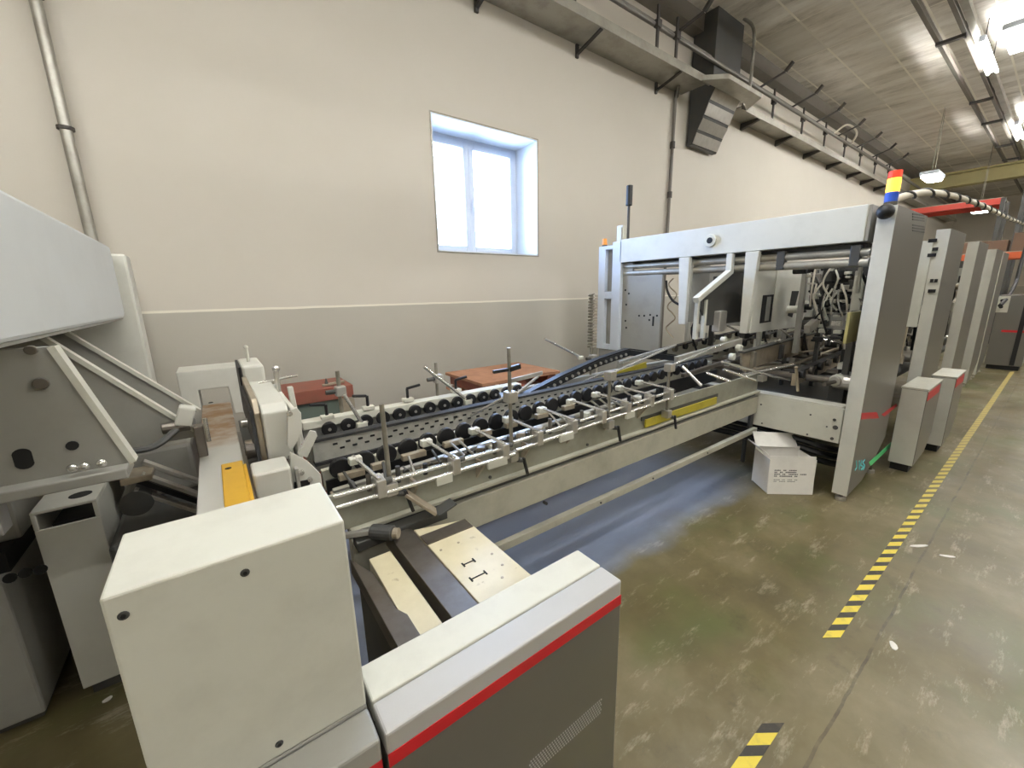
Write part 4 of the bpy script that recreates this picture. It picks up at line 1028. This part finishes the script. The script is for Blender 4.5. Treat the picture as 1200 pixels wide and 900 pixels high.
tg = MB().box(5.629, 5.634, .852, .98, 1.5, 2.12).build('switch_plate', 'white', t2) if False else None
r = thing('switch_plate', (5.64, .9, 1.3), 'white plate with black switches left of the second tall panel', 'switch plate')
MB().box(5.60, 5.625, .855, 1.0, 1.2, 2.02).build('plate', 'white', r, .003)
for u, v, s in ((1093, 282, .03), (1092, 299, .03), (1096, 292, .02), (1092, 329, .012), (1097, 329, .012), (1090, 341, .015), (1094, 341, .015)):
    q = at(u, v, x=5.60); MB().box(5.592, 5.60, q.y-s, q.y+s, q.z-.016, q.z+.016).build('switch', 'hole', r, .002)
# signal tower and black knob
r = thing('signal_tower', (3.72, .80, 2.115), 'red, amber and blue signal tower on the nearest tall panel', 'signal light')
for z0, z1, m, n in ((2.115, 2.145, 'dark', 'base'), (2.145, 2.205, 'blue', 'blue_lens'), (2.205, 2.29, 'toweryellow', 'amber_lens'), (2.29, 2.335, 'towerred', 'red_lens')):
    MB().cyl((3.72, .81, z0), (3.72, .81, z1), .036, 18).build(n, m, r, .004)
q = at(1038, 248, x=3.62)
kb = MB().ball((3.615, q.y, q.z), .048, 18).build('black_knob', 'black', tp, smooth=True)
MB().cyl((3.615, q.y, q.z), (3.658, q.y, q.z), .02, 12).build('knob_stem', 'dark', kb)
# low red-banded cabinets
def low_cabinet(x, y, L, zt, label):
    r = thing('low_cabinet', (x+L/2, y+.085, 0), label, 'machine cabinet', 'low cabinets with red band beside the tall panels')
    MB().prism([(x, .07), (x, zt), (x+L, zt), (x+L, .25), (x+L-.2, .1)], 'y', y, y+.165).build('cabinet_body', 'panel', r, .008)
    MB().box(x-.003, x, y+.004, y+.161, .075, zt-.004).build('front_face', 'pale', r)
    MB().box(x-.006, x+L, y-.003, y+.168, zt, zt+.015).build('top_plate', 'white', r, .003)
    MB().box(x+.02, x+L*.85, y-.003, y, zt-.09, zt-.015).build('red_band', 'red', r)
    MB().box(x+.03, x+L-.3, y+.03, y+.15, 0, .07).build('plinth', 'hole', r)
low_cabinet(4.676, .567, .62, .745, 'nearest low cabinet with red band standing right of the tall panel')
low_cabinet(5.50, .50, .55, .745, 'second low cabinet with red band half hidden behind the first')
r = thing('end_cabinet', (12.5, .6, 0), 'grey end cabinet with dark strip and red line, farthest right', 'machine cabinet')
EX = 12.0
ya, yb_ = at(1197, 430, x=EX).y, at(1152, 430, x=EX).y
MB().box(EX, EX+1.2, ya, yb_, .08, 1.40).build('cabinet_body', 'panel', r, .01)
MB().box(EX, EX+1.2, ya, ya+.16, 1.40, 1.66).build('upper_body', 'panel', r, .01)
MB().box(EX+.03, EX+1.1, ya+.03, yb_-.03, 0, .08).build('plinth', 'hole', r)
q = at(1186, 425, x=EX); MB().box(EX-.012, EX, q.y-.03, q.y+.03, .1, 1.5).build('dark_strip', 'hole', r)
q = at(1180, 388, x=EX); MB().box(EX-.008, EX, ya, yb_-.12, q.z-.02, q.z+.02).build('red_line', 'red', r)
q = at(1174, 356, x=EX); MB().box(EX-.01, EX, q.y-.09, q.y+.11, q.z-.16, q.z+.14).build('drilled_plate', 'white', r)
for dz in (-.06, .06): MB().cyl((EX-.014, q.y, q.z+dz), (EX-.01, q.y, q.z+dz), .028, 10).build('plate_hole', 'hole', r)
# cable bundle over the panels
P_ = [at(1046, 236, y=.84), at(1062, 229, y=.8), at(1085, 225.5, y=.8), at(1110, 228, y=.8), at(1135, 235, y=.8), at(1160, 245, y=.8), at(1185, 257, y=.8), at(1215, 268, y=.8)]
b = MB(); b.tube([tuple(p) for p in P_], .024, 10, 8)
bo = thing('cable_bundle', tuple(P_[0]), 'spiral wrapped cable bundle arching from the nearest tall panel to the right', 'cable')
b.build('cable', 'hose', bo, smooth=True)
b = MB(); pts = []
fine = []
for p, q in zip(P_, P_[1:]):
    n = max(4, int((q-p).length/.05))
    for k in range(n): fine.append(p.lerp(q, k/n))
for i, p in enumerate(fine):
    a = i*.55; pts.append(p+Vector((0, .026*math.cos(a), .026*math.sin(a))))
b.tube(pts, .010, 6); b.build('spiral_wrap', 'black', bo, smooth=True)
b = MB(); b.tube([tuple(at(u, v, y=.70)) for u, v in ((1210, 258), (1202, 290), (1195, 315), (1190, 332), (1181, 348), (1172, 358))], .03, 8, 6)
tag(b.build('hanging_cable', 'black', None, smooth=True), 'black cable hanging down at the far right edge before the end cabinet', 'cable')

# ------------------------------------------------------------------ open carton on the floor
a_, b_ = at(898, 579, z=0), at(953, 580, z=0)
ux = (b_-a_); W = ux.length; ux.normalize(); un = Vector((ux.y, -ux.x, 0))   # un points towards the aisle
bk = -un if un.dot(Vector((-1, -1, 0))) > 0 else un
r = thing('open_carton', tuple((a_+b_)/2), 'white printed carton with open flaps on the floor under the cross plate', 'carton')
R = Matrix((ux, bk, Vector((0, 0, 1)))).transposed()
def cbox(n, c, s, m='paper', rot=None, bev=.002):
    p = a_ + ux*c[0] + bk*c[1] + Vector((0, 0, c[2]))
    return MB().obox(p, s, R @ rot if rot else R).build(n, m, r, bev)
Hc, Dc = .315, .24
lean = Matrix.Rotation(.10, 3, 'X')
cbox('front_face', (W/2, .012, Hc/2), (W*.97, .006, Hc), rot=Matrix.Rotation(-.06, 3, 'X'))
cbox('left_side', (.006, Dc/2+.01, Hc/2-.01), (.006, Dc, Hc-.03))
cbox('right_side', (W-.006, Dc/2+.01, Hc/2-.01), (.006, Dc, Hc-.03))
cbox('back_face', (W/2, Dc, Hc/2), (W, .006, Hc))
cbox('bottom', (W/2, Dc/2, .006), (W-.02, Dc-.02, .006))
cbox('rear_flap', (W*.45, Dc+.02, Hc+.05), (W*.98, .006, .13), rot=Matrix.Rotation(-.7, 3, 'X') @ Matrix.Rotation(.1, 3, 'Z'))
cbox('left_flap', (-.03, Dc*.6, Hc+.03), (.10, Dc*.8, .006), rot=Matrix.Rotation(.7, 3, 'Y'))
tl = Matrix.Rotation(-.06, 3, 'X')
for z, segs, hh in ((.200, (.055, .03, .065), .010), (.184, (.03, .03, .09), .010), (.168, (.05, .035, .075, .05), .010), (.152, (.03, .10, .03), .010), (.122, (.05, .03, .04, .03), .005), (.108, (.03, .05, .07), .005)):
    x = .045
    b = MB()
    for sg in segs:
        n = max(1, int(sg/.012))
        for k in range(n):
            p = a_ + ux*(x+.0055+k*.012) + bk*(.012-.0035+math.sin(.06)*(z-Hc/2)) + Vector((0, 0, z))
            b.obox(p, (.009, .001, hh*random.uniform(.75, 1.1)), R @ tl)
        x += sg+.012
    b.build('printed_line', 'ink', r)

# ------------------------------------------------------------------ light, world, camera
wd = bpy.data.worlds.new('sky'); SC.world = wd; wd.use_nodes = True
bg = wd.node_tree.nodes['Background']; bg.inputs[0].default_value = lin((170, 202, 255)); bg.inputs[1].default_value = 60.0
pl_ = bpy.data.lights.new('window_portal', 'AREA'); pl_.shape = 'RECTANGLE'; pl_.size = 1.4; pl_.size_y = 1.35; pl_.cycles.is_portal = True
po_ = bpy.data.objects.new('window_portal', pl_); COL.objects.link(po_); po_.location = (2.66, 4.46, 2.69); po_.rotation_euler = (-PI/2, 0, 0)

cam = bpy.data.cameras.new('camera'); co = bpy.data.objects.new('camera', cam); COL.objects.link(co)
cam.sensor_width = 36; cam.lens = F_PX/1200*36
cam.shift_x = (600-CX)/1200; cam.shift_y = (CY-450)/1200
cam.clip_start = .02; cam.clip_end = 200
mw = Matrix((RIGHT, -DOWN, -_f)).transposed().to_4x4(); mw.translation = EYE
co.matrix_world = mw
SC.camera = co
for o in SC.objects:
    if '_org' in o.keys(): del o['_org']
vs = SC.view_settings; vs.view_transform = 'Standard'; vs.look = 'None'; vs.gamma = 1; vs.use_curve_mapping = False
vs.exposure = 0.0
SC.cycles.max_bounces = 8; SC.cycles.diffuse_bounces = 5; SC.cycles.use_denoising = True
SC.cycles.sample_clamp_indirect = 6
